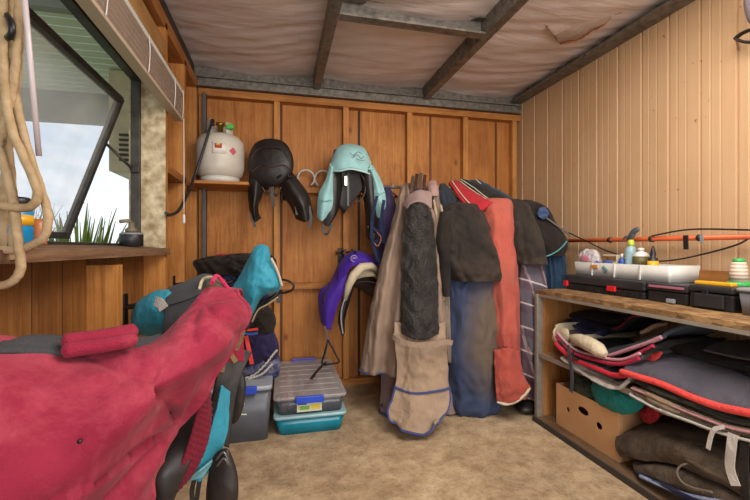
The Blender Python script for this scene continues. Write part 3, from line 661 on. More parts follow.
def pkfold(p, u, v):
    # drape folds fanning from the pinched hem point and from the raised front
    if v < .34: return 0
    e = min(1, (v-.34)/.12)
    r_ = p-PINCH; rr = r_.length; an = math.atan2(r_.z, -math.hypot(r_.x, r_.y)*(1 if r_.x < 0 else -1))
    w_ = min(1, rr/.07)*math.exp(-max(0, rr-.16)/.30)
    f1 = .042*(abs(math.sin(an*3.7+.6+.8*noise.noise(p*5)))**.6-.7)*w_
    r2 = p-PIN2; q = r2.length; a2 = math.atan2(r2.z, -r2.x)
    f2 = .014*(abs(math.sin(a2*4.2+.4+noise.noise(p*6)))**.7-.6)*min(1, q/.06)*math.exp(-max(0, q-.08)/.14)
    f3 = .014*(1-2*abs(noise.noise(V((p.x*3+p.z*4, p.y*3, p.z*9-p.x*6)))))
    return e*(f1+f2+f3-.004)
g = MB().patch([b2, b1, top]+gr, 130, 130, .005, .003, 9, (1, 1, .7), 3, pfn=pkfold)
ob = g.build('cover', PINK, pk)
edge = [g.last[v][129] for v in range(44, 128)]
MB().tube(edge, .006, 8).build('rolled_hem', PINK, pk)
# dark band along the crest and the padded roll
band = [at(a, b, d) for a, b, d in ((-60, 338, .69), (0, 340.5, .75), (28, 335, .79), (58, 335, .83), (90, 341, .87), (125, 337, .92), (148, 336, .96), (160, 333, 1.0))]
bl2 = [at(a, b, d) for a, b, d in ((-60, 352, .655), (0, 351, .71), (28, 352, .745), (60, 354, .785), (90, 352, .83), (125, 347, .875), (150, 346, .925), (162, 340, .975))]
MB().patch([[p+V((0, .02, -.02)) for p in band], band, bl2], 50, 8, .006, .001, 10, flip=-1).build('waist_band', cloth('charcoal_webbing', '38383a', '444446'), pk)
for dy, dp, rr in ((0, 0, .017), (-.018, 8.5, .015)):
    pts = [at(a, b+dp, d-.012+dy) for a, b, d in ((61, 343, .80), (80, 340, .825), (100, 337.5, .85), (120, 334, .875), (138, 330, .90))]
    sp = spl(pts, 30); rad = [rr*(1-.75*max(0, abs(k-14.5)/14.5-.85)/.15) for k in range(30)]
    MB().tube(sp, rad, 14).build('padded_roll', cloth('pink_padding_%d' % int(dp), '7d1a30', '8e243b', 'c9606c', .5, fold=.5), pk)
MB().tube([at(a, b, d) for a, b, d in ((212, 283, 1.05), (216, 276, 1.10), (222, 281, 1.12), (233, 296, 1.14), (239, 309, 1.14), (243, 323, 1.13))], .006, 8, smooth=24).build('elastic_edge', PINKD if 0 else cloth('pink_binding', 'b0244a', 'bd3158'), pk)
def ruffle(u, v): return .0022*math.sin(v*120)
MB().patch(grid([[(206, 392, 1.06), (211, 392, 1.10)], [(198, 412, 1.05), (212, 418, 1.09)], [(190, 440, 1.04), (207, 446, 1.08)], [(180, 468, 1.03), (194, 474, 1.07)], [(166, 486, 1.02), (176, 494, 1.05)]]), 8, 60, .006, fn=ruffle).build('gathered_edge', PINKD, pk)
MB().lathe([(.0, 0), (.004, .0), (.004, .003), (0, .003)], at(80, 441, .705), 10, (0, -1, 0)).build('eyelet', BLK, pk)
# saddle under the pink cover
t = thing('saddle', 'black leather saddle showing beneath the pink cover, flap hanging down', 'saddle', (-.3, 1.15, .5))
MB().patch(grid([[(150, 412, 1.12), (180, 398, 1.14), (204, 394, 1.14)], [(146, 435, 1.08), (172, 430, 1.09), (202, 415, 1.12)], [(140, 470, 1.02), (165, 470, 1.01), (192, 458, 1.05)], [(138, 505, 1.02), (160, 510, 1.01), (176, 494, 1.03)], [(138, 540, 1.02), (152, 545, 1.01), (164, 530, 1.03)]]), 20, 30, .014, .004, 9).build('flap', LEATH, t)
MB().puff([(-.50, 1.02, .80), (-.30, 1.02, .80), (-.22, 1.06, .76), (-.22, 1.14, .76), (-.30, 1.16, .76), (-.50, 1.16, .80)], .03, (0, 0, 1)).build('seat', LEATH, t)
# grey quilted saddle pad and teal cover of the second saddle
t = thing('saddle_cover', 'bright teal saddle cover bunched behind the grey pad', 'saddle cover', (-.35, 1.6, .75))
MB().puff(pp([(131, 322), (134, 306), (146, 295), (160, 290), (176, 292), (180, 310), (176, 330), (150, 336), (134, 332)], 1.50), .10, wr=.010, wsc=10, back=.8).build('cover', TEAL, t)
MB().patch(grid([[(222, 385, 1.30), (230, 392, 1.33)], [(219, 400, 1.27), (229, 408, 1.31)], [(213, 424, 1.24), (228, 432, 1.28)], [(205, 450, 1.22), (218, 458, 1.26)], [(190, 478, 1.2), (200, 482, 1.22)]]), 12, 40, .008, .004, 12).build('side_panel', TEAL, t)
MB().patch(grid([[(200, 472, 1.18), (216, 458, 1.22)], [(186, 482, 1.18), (203, 478, 1.2)]]), 8, 8, .006).build('hem', plain('grey_teal_hem', '5f8f96', .8), t)
MB().ribbon([at(155, 301, 1.385), at(160, 303, 1.375), at(164, 309, 1.37)], .034, .002, (.4, 0, 1), smooth=6).build('care_label', WHTC, t)
t = thing('saddle_pad', 'charcoal quilted saddle pad with pale binding, behind the pink cover', 'saddle pad', (-.3, 1.6, .85))
g = MB().patch(grid([[(172, 290, 1.75), (192, 279, 1.75), (206, 274, 1.72), (226, 280, 1.7)], [(168, 288, 1.52), (190, 281, 1.52), (204, 277, 1.5), (222, 283, 1.48)], [(165, 306, 1.40), (186, 302, 1.38), (204, 298, 1.38), (222, 297, 1.38)], [(163, 330, 1.34), (180, 328, 1.30), (198, 322, 1.28), (216, 318, 1.28)], [(160, 360, 1.3), (176, 360, 1.27), (196, 356, 1.25), (212, 350, 1.25)]]), 30, 30, .02, .003, 7)
g.build('pad', GREYQ, t)
for l in ([(167, 306, 1.385), (190, 299, 1.37), (204, 291, 1.38)], ):
    MB().tube(pp(l, 1.4), .002, 6, smooth=16).build('seam', BLK, t)
MB().tube(pp([(199, 290, 1.42), (202, 281, 1.44), (207, 277.5, 1.44), (217, 279, 1.42), (228, 290, 1.34), (234, 304, 1.28)], 1.4), .006, 8, smooth=30).build('binding', cloth('cream_binding', 'b9a888', 'cbbb9c'), t)
t = thing('saddle', 'olive-trimmed saddle under the charcoal pad, webbing straps hanging', 'saddle', (-.25, 1.5, .6))
MB().puff(pp([(203, 291), (207, 283), (216, 282), (226, 290), (233, 303), (226, 310), (208, 306)], 1.36), .035, wr=.003).build('pommel', plain('olive_leather', '3f3a28', .5, c2='57503a', sc=14), t)
for l in ([(228, 300), (238, 320), (230, 332), (240, 345)], [(232, 310), (240, 328), (228, 345), (236, 362)], [(226, 318), (236, 335), (226, 352), (222, 372)], [(236, 315), (243, 330), (236, 350)]):
    MB().ribbon(pp(l, 1.30), .014, .004, smooth=18).build('webbing_strap', KHAKI, t)
MB().patch(grid([[(228, 345, 1.42), (252, 352, 1.46)], [(218, 372, 1.38), (240, 380, 1.42)], [(211, 410, 1.36), (233, 415, 1.40)], [(208, 440, 1.34), (229, 448, 1.38)]]), 14, 30, .014, .004, 10).build('flap', LEATH, t)
MB().puff(pp([(226, 372), (240, 368), (246, 385), (242, 412), (234, 424), (226, 418), (222, 395)], 1.55), .02, wr=.002).build('flap', LEATH, t)
for l in ([(209, 432), (206, 455), (200, 478), (196, 505)], [(196, 475), (192, 490), (193, 510)], [(222, 430), (216, 448), (212, 465)]):
    MB().ribbon(pp(l, 1.27), .014, .004, smooth=14).build('stirrup_leather', LEATH, t)
MB().puff(pp([(214, 455), (226, 448), (232, 456), (238, 478), (237, 505), (228, 530), (212, 532), (206, 505), (208, 475)], 1.22), .03, wr=.002).build('stirrup_hood', LEATH, t)
MB().tube(pp([(216, 460), (224, 452), (229, 466), (224, 458), (217, 466)], 1.18), .0035, 6, smooth=18).build('stirrup_buckle', plain('dull_nickel', '6d6a66', .4, .7), t)
# teal pointed cover of the third saddle
t = thing('saddle', 'black leather saddle beneath the pointed teal cover', 'saddle', (-.15, 2.0, .7))
MB().patch(grid([[(262, 300, 1.96), (274, 294, 1.96), (280, 286, 1.98)], [(254, 310, 1.92), (266, 303, 1.92), (278, 294, 1.96)], [(246, 322, 1.90), (255, 315, 1.90), (266, 306, 1.94)], [(241, 334, 1.90), (247, 330, 1.9), (255, 320, 1.94)]]), 16, 24, .02, .003, 9).build('flap', LEATH, t)
MB().tube(pp([(252, 322), (258, 310), (268, 304), (278, 297)], 1.885), .004, 6, smooth=20).build('flap_highlight', TAN, t)  # highlight along the leather edge, put in as a tan strip
MB().tube(pp([(272, 279), (285, 280), (293, 284), (292, 290), (282, 293), (273, 290)], 2.15), .006, 8, smooth=24).build('cantle_hook', BLKM, t)
MB().ribbon(pp([(278, 284), (278.5, 296), (278, 303)], 2.1), .02, .006).build('girth_strap', BLK, t)
t = thing('saddle_cover', 'pointed teal saddle cover rising in front of the back wall', 'saddle cover', (-.15, 2.0, .9))
MB().puff(pp([(262, 244.5), (269, 248), (272, 262), (279, 275), (281, 288), (272, 294), (262, 297), (254, 312), (247, 325), (241, 318), (236, 302), (228, 296), (238, 278), (248, 260), (254, 248)], 1.92), .11, wr=.010, wsc=9, n=90, K=22, back=.7).build('cover', TEAL, t)
MB().tube(pp([(271, 258, 1.85), (277, 270, 1.86), (282, 286, 1.88)], 1.87), .006, 8, smooth=16).build('elastic_edge', plain('pale_elastic', 'b9aa94', .8), t)
# ------------------------------------------------------------------ rugs heaped on and behind the grey tub
NAVYP = cloth('navy_plaid', '1c2148', '2c3464', 'a8a4b4', .6, sc=16)
def bundle(name, outline, d, th, mt, label, wr=.012, cat='horse rug', back=1, sd=0):
    t = thing(name, label, cat, at(outline[0][0], outline[0][1], d))
    MB().puff(pp(outline, d), th, wr=wr, wsc=11, n=80, K=18, back=back, seed=sd, pw=.42).build('body', mt, t); return t
tb = bundle('folded_rug', [(228, 372), (236, 366), (252, 362), (266, 354), (276, 350), (280, 362), (278, 376), (262, 381), (240, 384), (228, 382)], 2.42, .12, NAVYP, 'royal blue checked rug with white fringe, lowest on the grey tub', sd=1)
for l in ([(236, 380), (252, 376), (264, 366), (272, 356), (277, 350)], [(248, 379), (262, 374), (272, 364)]):
    MB().tube([p+V((0, 0, .004*math.sin(i*2.1))) for i, p in enumerate(spl(pp(l, 2.285), 40))], .006, 6).build('white_fringe', WHTC, tb)
t = bundle('folded_rug', [(232, 338), (244, 328), (262, 326), (274, 332), (279, 348), (276, 358), (262, 366), (246, 370), (234, 362)], 2.38, .12, cloth('deep_purple', '1d1838', '2c2350', '3a3040', .5), 'dark purple rug with a coral strip, second layer above the grey tub', sd=2)
MB().ribbon(pp([(246, 336, 2.25), (249, 350, 2.235), (252, 364, 2.25)], 2.3), .022, .006, smooth=12).build('coral_strip', CORALB, t)
t = bundle('folded_rug', [(234, 314), (246, 306), (262, 303), (272, 310), (276, 324), (270, 334), (254, 336), (238, 332)], 2.34, .11, BLACKC, 'black rug with pink webbing loops, beneath the pointed teal cover', sd=3)
MB().ribbon(pp([(252, 305), (254, 314), (252, 318), (244, 320), (238, 319)], 2.215), .014, .005, (0, 1, 0), smooth=20).build('pink_webbing', CORALB, t)
MB().ribbon(pp([(238, 329), (248, 330), (258, 329)], 2.22), .014, .005, (0, 0, 1), smooth=10).build('pink_webbing', CORALB, t)
MB().ribbon(pp([(240, 333), (250, 334), (258, 333)], 2.218), .014, .005, (0, 0, 1), smooth=10).build('blue_webbing', plain('blue_web', '2f4f9c', .8), t)
bundle('folded_rug', [(194, 262), (206, 257), (226, 255), (246, 254), (262, 252), (276, 260), (274, 276), (250, 280), (222, 276), (200, 274)], 2.46, .09, BLACKC, 'crumpled black rug heaped in front of the corner post', sd=4, wr=.03)
bundle('folded_rug', [(200, 274), (220, 270), (244, 274), (262, 278), (270, 296), (262, 312), (230, 312), (206, 300)], 2.50, .12, NAVY, 'navy rug under the crumpled black rug near the corner post', sd=5, wr=.018)
bundle('cloth', [(213, 256), (222, 254), (233, 255.5), (236, 261), (224, 263), (214, 262)], 2.62, .03, RED, 'small red cloth poking out behind the crumpled black rug', sd=6, wr=.006, cat='cloth')
side_rack(2.66, .80, -.10, 'black metal wall rack under the crumpled black and navy rugs')
# ------------------------------------------------------------------ storage boxes on the floor
def crate(mb, x0, x1, y0, y1, z0, z1, tp=.02, t=.004, r=.03):
    """tapered open-top tub with rounded corners"""
    def ring(a0, a1, b0, b1, z, rr):
        o = []
        for cx, cy, s in ((a1-rr, b1-rr, 0), (a0+rr, b1-rr, 1), (a0+rr, b0+rr, 2), (a1-rr, b0+rr, 3)):
            for k in range(5): a = math.pi/2*(s+k/4); o.append(V((cx+rr*math.cos(a), cy+rr*math.sin(a), z)))
        return o
    return mb.loft([ring(x0+tp, x1-tp, y0+tp, y1-tp, z0, r), ring(x0, x1, y0, y1, z1, r), ring(x0+t, x1-t, y0+t, y1-t, z1, r), ring(x0+tp+t, x1-tp-t, y0+tp+t, y1-tp-t, z0+t, r)])
def slab(mb, x0, x1, y0, y1, z0, z1, r=.03):
    def ring(z, i=0):
        o = []
        for cx, cy, s in ((x1-r, y1-r, 0), (x0+r, y1-r, 1), (x0+r, y0+r, 2), (x1-r, y0+r, 3)):
            for k in range(5): a = math.pi/2*(s+k/4); o.append(V((cx+(r-i)*math.cos(a), cy+(r-i)*math.sin(a), z)))
        return o
    return mb.loft([ring(z0), ring(z1-.004), ring(z1, .004)])
CLRG = clear('smoky_clear_plastic', '55585e', .72, .2); CLRL = clear('milky_lid', 'c4bebe', .38, .3)
t = thing('storage_box', 'grey storage tub with blue-latched lid under the heaped rugs', 'storage box', (-.23, 2.55, 0))
crate(MB(), -.42, -.045, 2.27, 2.82, 0, .285, .02).build('tub', plain('grey_tub', '4d5058', .4, c2='5b5f68'), t)
slab(MB(), -.435, -.04, 2.255, 2.835, .285, .31).build('lid', plain('pale_lid', '9aa0aa', .4), t)
MB().box((-.33, 2.242, .272), (-.12, 2.26, .315), .006).build('latch', BLUEP, t)
qd = 2.315
for l in ([(-.20, .235), (-.155, .232), (-.15, .20), (-.19, .195), (-.19, .16), (-.14, .155)], [(-.175, .225), (-.17, .165)]):
    MB().tube([(a-.035, 2.27+.02*(1-b/.285)-.001, b) for a, b in l], .004, 6).build('printed_mark', plain('mark_cream', 'c8cdb0', .6), t)
MB().box((-.222, 2.2685, .19), (-.20, 2.274, .225), .001).build('printed_mark', YELP, t)
t = thing('storage_box', 'shallow teal storage box on the floor, lower of the two boxes', 'storage box', (.17, 2.7, 0))
crate(MB(), -.025, .37, 2.30, 3.03, 0.0, .098, .02).build('tub', clear('teal_clear', '0f7f96', .93, .2), t)
slab(MB(), -.035, .38, 2.29, 3.035, .098, .114).build('lid', clear('milky_aqua_lid', '9cc0c8', .85, .3), t)
bx = thing('storage_box', 'clear storage box with blue latches, on top of the teal box', 'storage box', (.17, 2.7, .112))
crate(MB(), -.022, .368, 2.302, 3.03, .1145, .205, .015).build('tub', CLRG, bx)
bxl = slab(MB(), -.035, .38, 2.29, 3.035, .205, .222).build('lid', CLRL, bx)
MB().box((.085, 2.275, .185), (.245, 2.292, .226), .005).build('latch', BLUEP, bxl)
MB().box((.085, 3.033, .185), (.265, 3.046, .235), .005).build('latch', plain('violet_blue_latch', '3d3fa8', .4), bxl)
stk = MB().box((.095, 2.303, .130), (.235, 2.3065, .184), 0, 0, .0).build('label_sticker', plain('box_label', 'c8c8b4', .5, c2='b4bc9c', sc=40), bx)
for a, c_, mm in (((.11, 2.301, .142), (.165, 2.3035, .162), '6c9c3c'), ((.175, 2.301, .142), (.225, 2.3035, .168), 'd0b43c'), ((.10, 2.301, .170), (.15, 2.3035, .181), '2c3c8c')):
    MB().box(a, c_).build('label_picture', plain('pic'+mm, mm, .5), stk)
for k in range(6): MB().box((.0, 2.38+.10*k, .2215), (.345, 2.384+.10*k, .2245)).build('lid_rib', CLRL, bxl)
r = random.Random(3)
cols = ['b5504c', 'c9b8b0', '3a3a44', '8c8c98', 'b8707c', '4a5a7c', 'd0c8c0', '7c3a3c', '5c6c70']
for k in range(9):
    x = .01+.038*k; mtx = plain('packet%d' % k, cols[k], .6)
    MB().box((x, 2.33+r.uniform(0, .08), .12), (x+.033, 2.98-r.uniform(0, .1), .202+r.uniform(-.015, 0)), .004).build('packet', mtx, label=['dull red', 'cream', 'black', 'grey', 'rose pink', 'slate blue', 'off-white', 'maroon', 'grey green'][k]+' flat packet inside the clear storage box', cat='packet', group='packets in the clear box')
# ------------------------------------------------------------------ clothes rail, hangers, hanging rugs
RY, RZ = 2.78, 1.50
rl = thing('hanging_rail', 'steel rail across the back wall carrying the hanging rugs', 'rail', (1.1, RY, RZ))
MB().tube([(.60, RY, RZ), (1.66, RY, RZ)], .011, 10).build('bar', STEEL, rl)
for x in (.62, 1.62):
    MB().tube([(x, RY, RZ), (x, YB-.06, RZ-.0)], .009, 8).build('bracket_arm', STEEL, rl)
def hanger(px, k, label, mt, drop=.14, ln=.23, sw=0.0):
    x = atY(px, 185, RY).x
    t = thing('coat_hanger', label, 'coat hanger', (x, RY, RZ+.02), 'hangers on the rail')
    def q(dx, dy, dz): return V((x+dx+sw*(-dy), RY+dy, RZ+dz))
    MB().tube([q(0, -.012, -.008), q(0, -.013, .012), q(0, 0, .028), q(0, .014, .012), q(0, .004, -.02), q(0, 0, -.045)], .0025, 6, smooth=24).build('hook', plain('hook_wire%d' % k, 'b8b0a4', .35, .7), t)
    MB().tube([q(0, -ln, -.045-drop), q(0, -ln*.5, -.045-drop*.45), q(0, 0, -.045), q(0, ln*.5, -.045-drop*.45), q(0, ln, -.045-drop)], .0045, 6, smooth=24).build('shoulder_bar', mt, t)
    return t
hw = [plain('hanger_white', 'c9c0b4', .4), plain('hanger_red', 'a83038', .4), plain('hanger_black', '1d1d1f', .4), plain('hanger_blue', '4a86a0', .4), plain('hanger_green', '6f9484', .4)]
for k, (px, mi, lab, sw) in enumerate(((392, 2, 'leftmost hanger, above the navy head collars', .3), (409, 0, 'white hanger holding the beige rug', .2), (438, 0, 'pale hanger between the beige rug and the dark navy shoulder', -.1),
        (450, 1, 'red hanger left of the coral rug shoulder', -.35), (457, 4, 'pale green hanger just right of the red one', -.45), (463, 0, 'white hanger over the coral rug', -.5), (470, 2, 'black hanger right of the coral shoulder', -.55), (478, 3, 'blue-shouldered hanger, rightmost on the rail', -.6))):
    hanger(px, k, lab, hw[mi], .15, .22, sw)
def garment(name, label, cat, d=(400, 300, 2.5)): return thing(name, label, cat, at(*d))
def cl(name, mt, t, rows, **kw):
    rg = sta(rows, **kw); o = MB().loft(rg).build(name, mt, t); return o, rg
def hem(rg, i, mt, t, r=.006, name='binding', off=.002):
    e = front_edge(rg, i); e = [p+V((0, -off, 0)) for p in e]
    MB().tube(e, r, 6).build(name, mt, t)
BLUBIND = cloth('blue_binding', '3a4370', '4a5280')
# navy head collars / purple cloth at the far left
t = garment('horse_rug', 'narrow purple rug at the left end of the rail, half hidden', 'horse rug', (386, 265, 2.8))
cl('body', cloth('dull_purple', '352a48', '453858', '231c2c', .6), t, [(188, 383, 391, 2.80, .03), (205, 378, 396, 2.76, .07), (230, 376, 398, 2.74, .08), (262, 372, 398, 2.74, .08)], fold=.015, seed=2, wr=.006)
t = garment('halter', 'navy halter with tan strap hanging beside the aqua cover', 'halter', (380, 255, 2.7))
for l in ([(377, 196), (372, 220), (373, 244), (380, 264)], [(384, 200), (381, 225), (386, 246), (389, 262)], [(373, 244), (380, 240), (388, 246)], [(373, 228), (379, 232), (385, 226)]):
    MB().ribbon(pp(l, 2.66), .02, .005, smooth=16).build('strap', cloth('navy_web', '1b2138', '2a3350'), t)
MB().tube(pp([(377, 232), (381, 238), (378, 246), (374, 243)], 2.65), .004, 6, smooth=14).build('tan_strap', plain('tan_leather', '9a5a32', .5), t)
MB().ribbon(pp([(379, 265), (381, 278), (378, 290)], 2.66), .018, .005, smooth=8).build('strap', BLACKC, t)
# G1 beige rug
t = garment('horse_rug', 'long beige canvas rug trailing on the floor, quilted black panel in front', 'horse rug', (410, 420, 2.4))
o, rg = cl('body', BEIGE, t, [(184, 403, 412, 2.80, .05), (196, 398, 425, 2.62, .16), (225, 391, 439, 2.50, .22), (270, 379, 443, 2.44, .24), (320, 368, 446, 2.42, .26), (369, 360, 447, 2.42, .26)], fold=.036, k=7, seed=1, wr=.014, wsc=9, n=90)
hem(rg, -1, BLUBIND, t, .007)
o, rg = cl('lining_drop', MAUVE, t, [(360, 382, 446, 2.52, .12), (385, 381, 452, 2.50, .12), (411, 379, 458, 2.50, .14)], fold=.02, seed=3, wr=.01, n=80)
hem(rg, -1, BLUBIND, t, .008)
G = [[(395, 322, 2.36), (410, 324, 2.33), (427, 326, 2.33), (445, 322, 2.36)], [(395, 345, 2.33), (411, 348, 2.29), (428, 348, 2.29), (446, 346, 2.33)], [(398, 368, 2.33), (412, 371, 2.29), (428, 370, 2.29), (447, 368, 2.34)],
     [(395, 392, 2.31), (409, 398, 2.26), (428, 398, 2.26), (449, 392, 2.32)], [(388, 412, 2.27), (405, 424, 2.22), (426, 424, 2.22), (447, 410, 2.28)], [(393, 422, 2.25), (405, 432, 2.20), (426, 434, 2.19), (438, 424, 2.22)]]
g = MB().patch(grid(G), 50, 60, .010, .014, 9, (1.2, 1, .8), 5, fn=lambda u, v: .010*math.sin(u*13+1+2*v)*(.4+v))
ob = g.build('tail_flap', cloth('beige_flap', '978069', 'a78f7a', '77634f', .6, sc=4), t)
P = g.last
MB().tube([P[i][0] for i in range(32, 60)]+[P[59][u] for u in range(1, 50)]+[P[i][49] for i in range(58, 32, -1)], .007, 6).build('binding', BLUBIND, t)
MB().tube([P[33][u]+V((0, -.006, 0)) for u in range(50)], .007, 6).build('binding', BLUBIND, t)
MB().ribbon([at(393, 336, 2.28), at(400, 341, 2.24), at(415, 345, 2.22), at(430, 344, 2.22), at(446, 342, 2.27), at(452, 343, 2.30)], .030, .010, (0, 0, 1), smooth=24).build('belly_strap', BEIGE, t)
G = [[(408, 207, 2.44), (415, 204, 2.40), (424, 205, 2.40), (430, 211, 2.46)], [(404, 224, 2.42), (414, 224, 2.38), (425, 224, 2.38), (433, 228, 2.44)], [(402, 262, 2.40), (413, 262, 2.36), (426, 262, 2.36), (436, 265, 2.42)], [(402, 300, 2.35), (413, 302, 2.30), (427, 302, 2.30), (438, 302, 2.37)], [(403, 334, 2.31), (413, 338, 2.25), (426, 339, 2.25), (438, 334, 2.31)]]
def quilt(u, v): return .005*abs(math.sin((u*7+v*22)))+.005*abs(math.sin(u*7-v*22))
BQ = cloth('black_quilt', '1b1918', '2a2624', '3d3834', .6, rough=.42, fold=1.0, bsc=90)
MB().patch(grid(G), 50, 90, .03, .007, 9, seed=2, fn=quilt).build('quilted_panel', BQ, t)
MB().patch(grid([[(403, 206, 2.52), (409, 195, 2.54), (420, 190, 2.52), (432, 192, 2.56)], [(406, 208, 2.43), (413, 202, 2.40), (423, 202, 2.40), (432, 209, 2.46)]]), 24, 12, .01, .003, 12).build('neck_yoke', cloth('dusty_pink', '8f7672', 'a08681'), t)
t = garment('horse_rug', 'dusty pink rug collar folded over the rail right of the dark straps', 'horse rug', (434, 195, 2.75))
cl('body', cloth('dusty_rose', 'a5807a', 'b8968e', '86685f', .5), t, [(181, 429, 436, 2.80, .05), (187, 427, 438, 2.74, .1), (197, 428, 440, 2.70, .12)], wr=.004)
t = garment('strap_bundle', 'dark brown straps hanging upright over the beige rug collar', 'strap', (420, 190, 2.7))
for k, (a, b) in enumerate(((412, 176), (416, 174), (420, 173), (424, 175))):
    MB().ribbon([at(a+1, b, 2.72), at(a, b+10, 2.66), at(a-1+k, 196, 2.6)], .022, .006, smooth=10).build('strap', LEATHB if k % 2 else cloth('umber_web%d' % k, '4a3830', '5c4a40'), t)
# dark skirt pieces under the beige rug
t = garment('rug_strap', 'black leg strap hanging to the floor under the beige rug', 'strap', (384, 408, 2.6))
MB().ribbon([at(384, 365, 2.58), at(383, 390, 2.57), at(383, 412, 2.56)], .045, .008, smooth=10).build('webbing', BLACKC, t)
MB().ribbon([at(381, 404, 2.54), at(388, 409, 2.53), at(397, 402, 2.53)], .02, .006, (0, 0, 1), smooth=10).build('hem_web', cloth('plum_web', '3c3048', '4a3c58'), t)
# narrow grey-tan rug
t = garment('horse_rug', 'narrow grey and tan rug squeezed between beige and black rugs', 'horse rug', (440, 330, 2.6))
cl('body', cloth('grey_tan', '857566', '988878', '5f5348', .6), t, [(188, 434, 441, 2.82, .05), (205, 431, 446, 2.66, .15), (240, 432, 449, 2.56, .2), (300, 436, 451, 2.52, .2), (358, 440, 452, 2.5, .2)], fold=.02, seed=5, wr=.008, k=9)
for l in ([(434, 200, 2.60), (438, 225, 2.53), (441, 260, 2.50), (444, 300, 2.48)], [(441, 205, 2.6), (446, 235, 2.52), (448, 270, 2.5)]):
    MB().ribbon(pp(l, 2.5), .014, .004, smooth=16).build('binding', TAN, t)
# navy shoulder
t = garment('horse_rug', 'dark navy rug shoulder rising to the rail left of the red shoulder', 'horse rug', (448, 215, 2.7))
cl('body', cloth('slate_navy', '23272f', '323843', '454a54', .5), t, [(184, 440, 445, 2.80, .05), (195, 438, 454, 2.68, .15), (215, 438, 464, 2.60, .2), (245, 442, 464, 2.58, .2), (300, 446, 462, 2.60, .2)], fold=.012, seed=6, wr=.006)
# blue rug
t = garment('horse_rug', 'faded blue canvas rug with brown soil patch, hanging to the floor', 'horse rug', (470, 405, 2.6))
m, nt, b = base('soiled_blue'); vec = coords(nt)
c_ = ramp(nt, noise_n(nt, vec, 4, 6), [(.3, '262e46'), (.7, '34405c')])
gr_ = nt.nodes.new('ShaderNodeTexGradient'); gr_.gradient_type = 'SPHERICAL'; mp = nt.nodes.new('ShaderNodeMapping'); tc = nt.nodes.new('ShaderNodeTexCoord')
nt.links.new(tc.outputs['Object'], mp.inputs['Vector']); mp.inputs['Location'].default_value = (-.35, .0, -1.05); mp.inputs['Scale'].default_value = (4.6, 1.0, 2.3); nt.links.new(mp.outputs[0], gr_.inputs[0])
f = math_n(nt, 'MULTIPLY', gr_.outputs['Fac'], math_n(nt, 'MULTIPLY', noise_n(nt, vec, 5, 8, .7), 3.4))
f = math_n(nt, 'MINIMUM', f, .9)
nt.links.new(mix(nt, f, c_, '60503f'), b.inputs['Base Color']); b.inputs['Roughness'].default_value = .9
bump(nt, b, noise_n(nt, coords(nt, (1, 1, .4)), 14, 5), .3, .02)
o, rg = cl('body', m, t, [(235, 452, 492, 2.60, .22), (270, 444, 496, 2.50, .28), (300, 444, 497, 2.46, .30), (340, 443, 498, 2.46, .30), (380, 444, 498, 2.46, .30), (402, 446, 498, 2.48, .30), (410, 452, 494, 2.52, .24)], fold=.012, k=5, seed=4, wr=.016, wsc=6, n=90)
hem(rg, -4, cloth('navy_binding', '1c2340', '262e50'), t, .008)
# black rug over blue
t = garment('horse_rug', 'brown-black oilskin rug folded over the top of the blue rug', 'horse rug', (468, 275, 2.5))
cl('body', BRNBLK, t, [(203, 449, 478, 2.60, .12), (207, 445, 483, 2.52, .22), (222, 441, 486, 2.44, .30), (250, 440, 494, 2.40, .32), (270, 441, 500, 2.40, .32), (280, 450, 500, 2.42, .30)], fold=.006, seed=8, wr=.014, wsc=8, n=90)
cl('side_fold', BLACKC, t, [(212, 440, 452, 2.46, .10), (240, 436, 452, 2.42, .12), (270, 439, 450, 2.42, .1), (296, 443, 449, 2.44, .06)], seed=9, wr=.008)
# coral rug
t = garment('horse_rug', 'coral red canvas rug, bottom curling to a fleece edge', 'horse rug', (505, 395, 2.6))
cl('body', CORAL, t, [(199, 484, 506, 2.56, .10), (206, 481, 511, 2.50, .20), (240, 484, 514, 2.46, .24), (290, 488, 517, 2.46, .24), (340, 492, 518, 2.46, .24), (375, 495, 520, 2.48, .24), (394, 497, 526, 2.50, .20)], fold=.006, k=5, seed=3, wr=.010, wsc=6, n=80)
MB().patch(grid([[(494, 350, 2.46), (507, 348, 2.42), (519, 350, 2.46)], [(495, 374, 2.44), (508, 370, 2.39), (523, 374, 2.43)], [(496, 391, 2.43), (511, 391, 2.38), (530, 386, 2.42)], [(497, 401, 2.44), (512, 402, 2.40), (529, 393, 2.43)]]), 24, 24, .03, .010, 14).build('turned_hem', cloth('red_hem', 'a2463b', 'b05447', '95594a', .5), t)
MB().tube(pp([(497, 402), (506, 404), (516, 401), (525, 394), (530, 388)], 2.41), [.006, .010, .012, .011, .006], 8, smooth=20).build('fleece_edge', FLEECE, t)
G = [[(449, 182, 2.78), (455, 180, 2.80), (460, 181, 2.82)], [(456, 193, 2.66), (464, 188, 2.68), (472, 190, 2.74)], [(466, 205, 2.56), (477, 197, 2.58), (490, 199, 2.62)], [(482, 210, 2.50), (492, 203, 2.51), (506, 203, 2.54)]]
MB().patch(grid(G), 20, 24, .03, .004, 12).build('red_shoulder', RED, t)
MB().tube(pp([(452, 181, 2.77), (462, 195, 2.62), (472, 206, 2.53)], 2.6), .004, 6, smooth=16).build('pale_piping', FLEECE, t)
MB().tube(pp([(460, 181, 2.80), (475, 192, 2.68), (492, 203, 2.53)], 2.6), .004, 6, smooth=16).build('pale_piping', FLEECE, t)
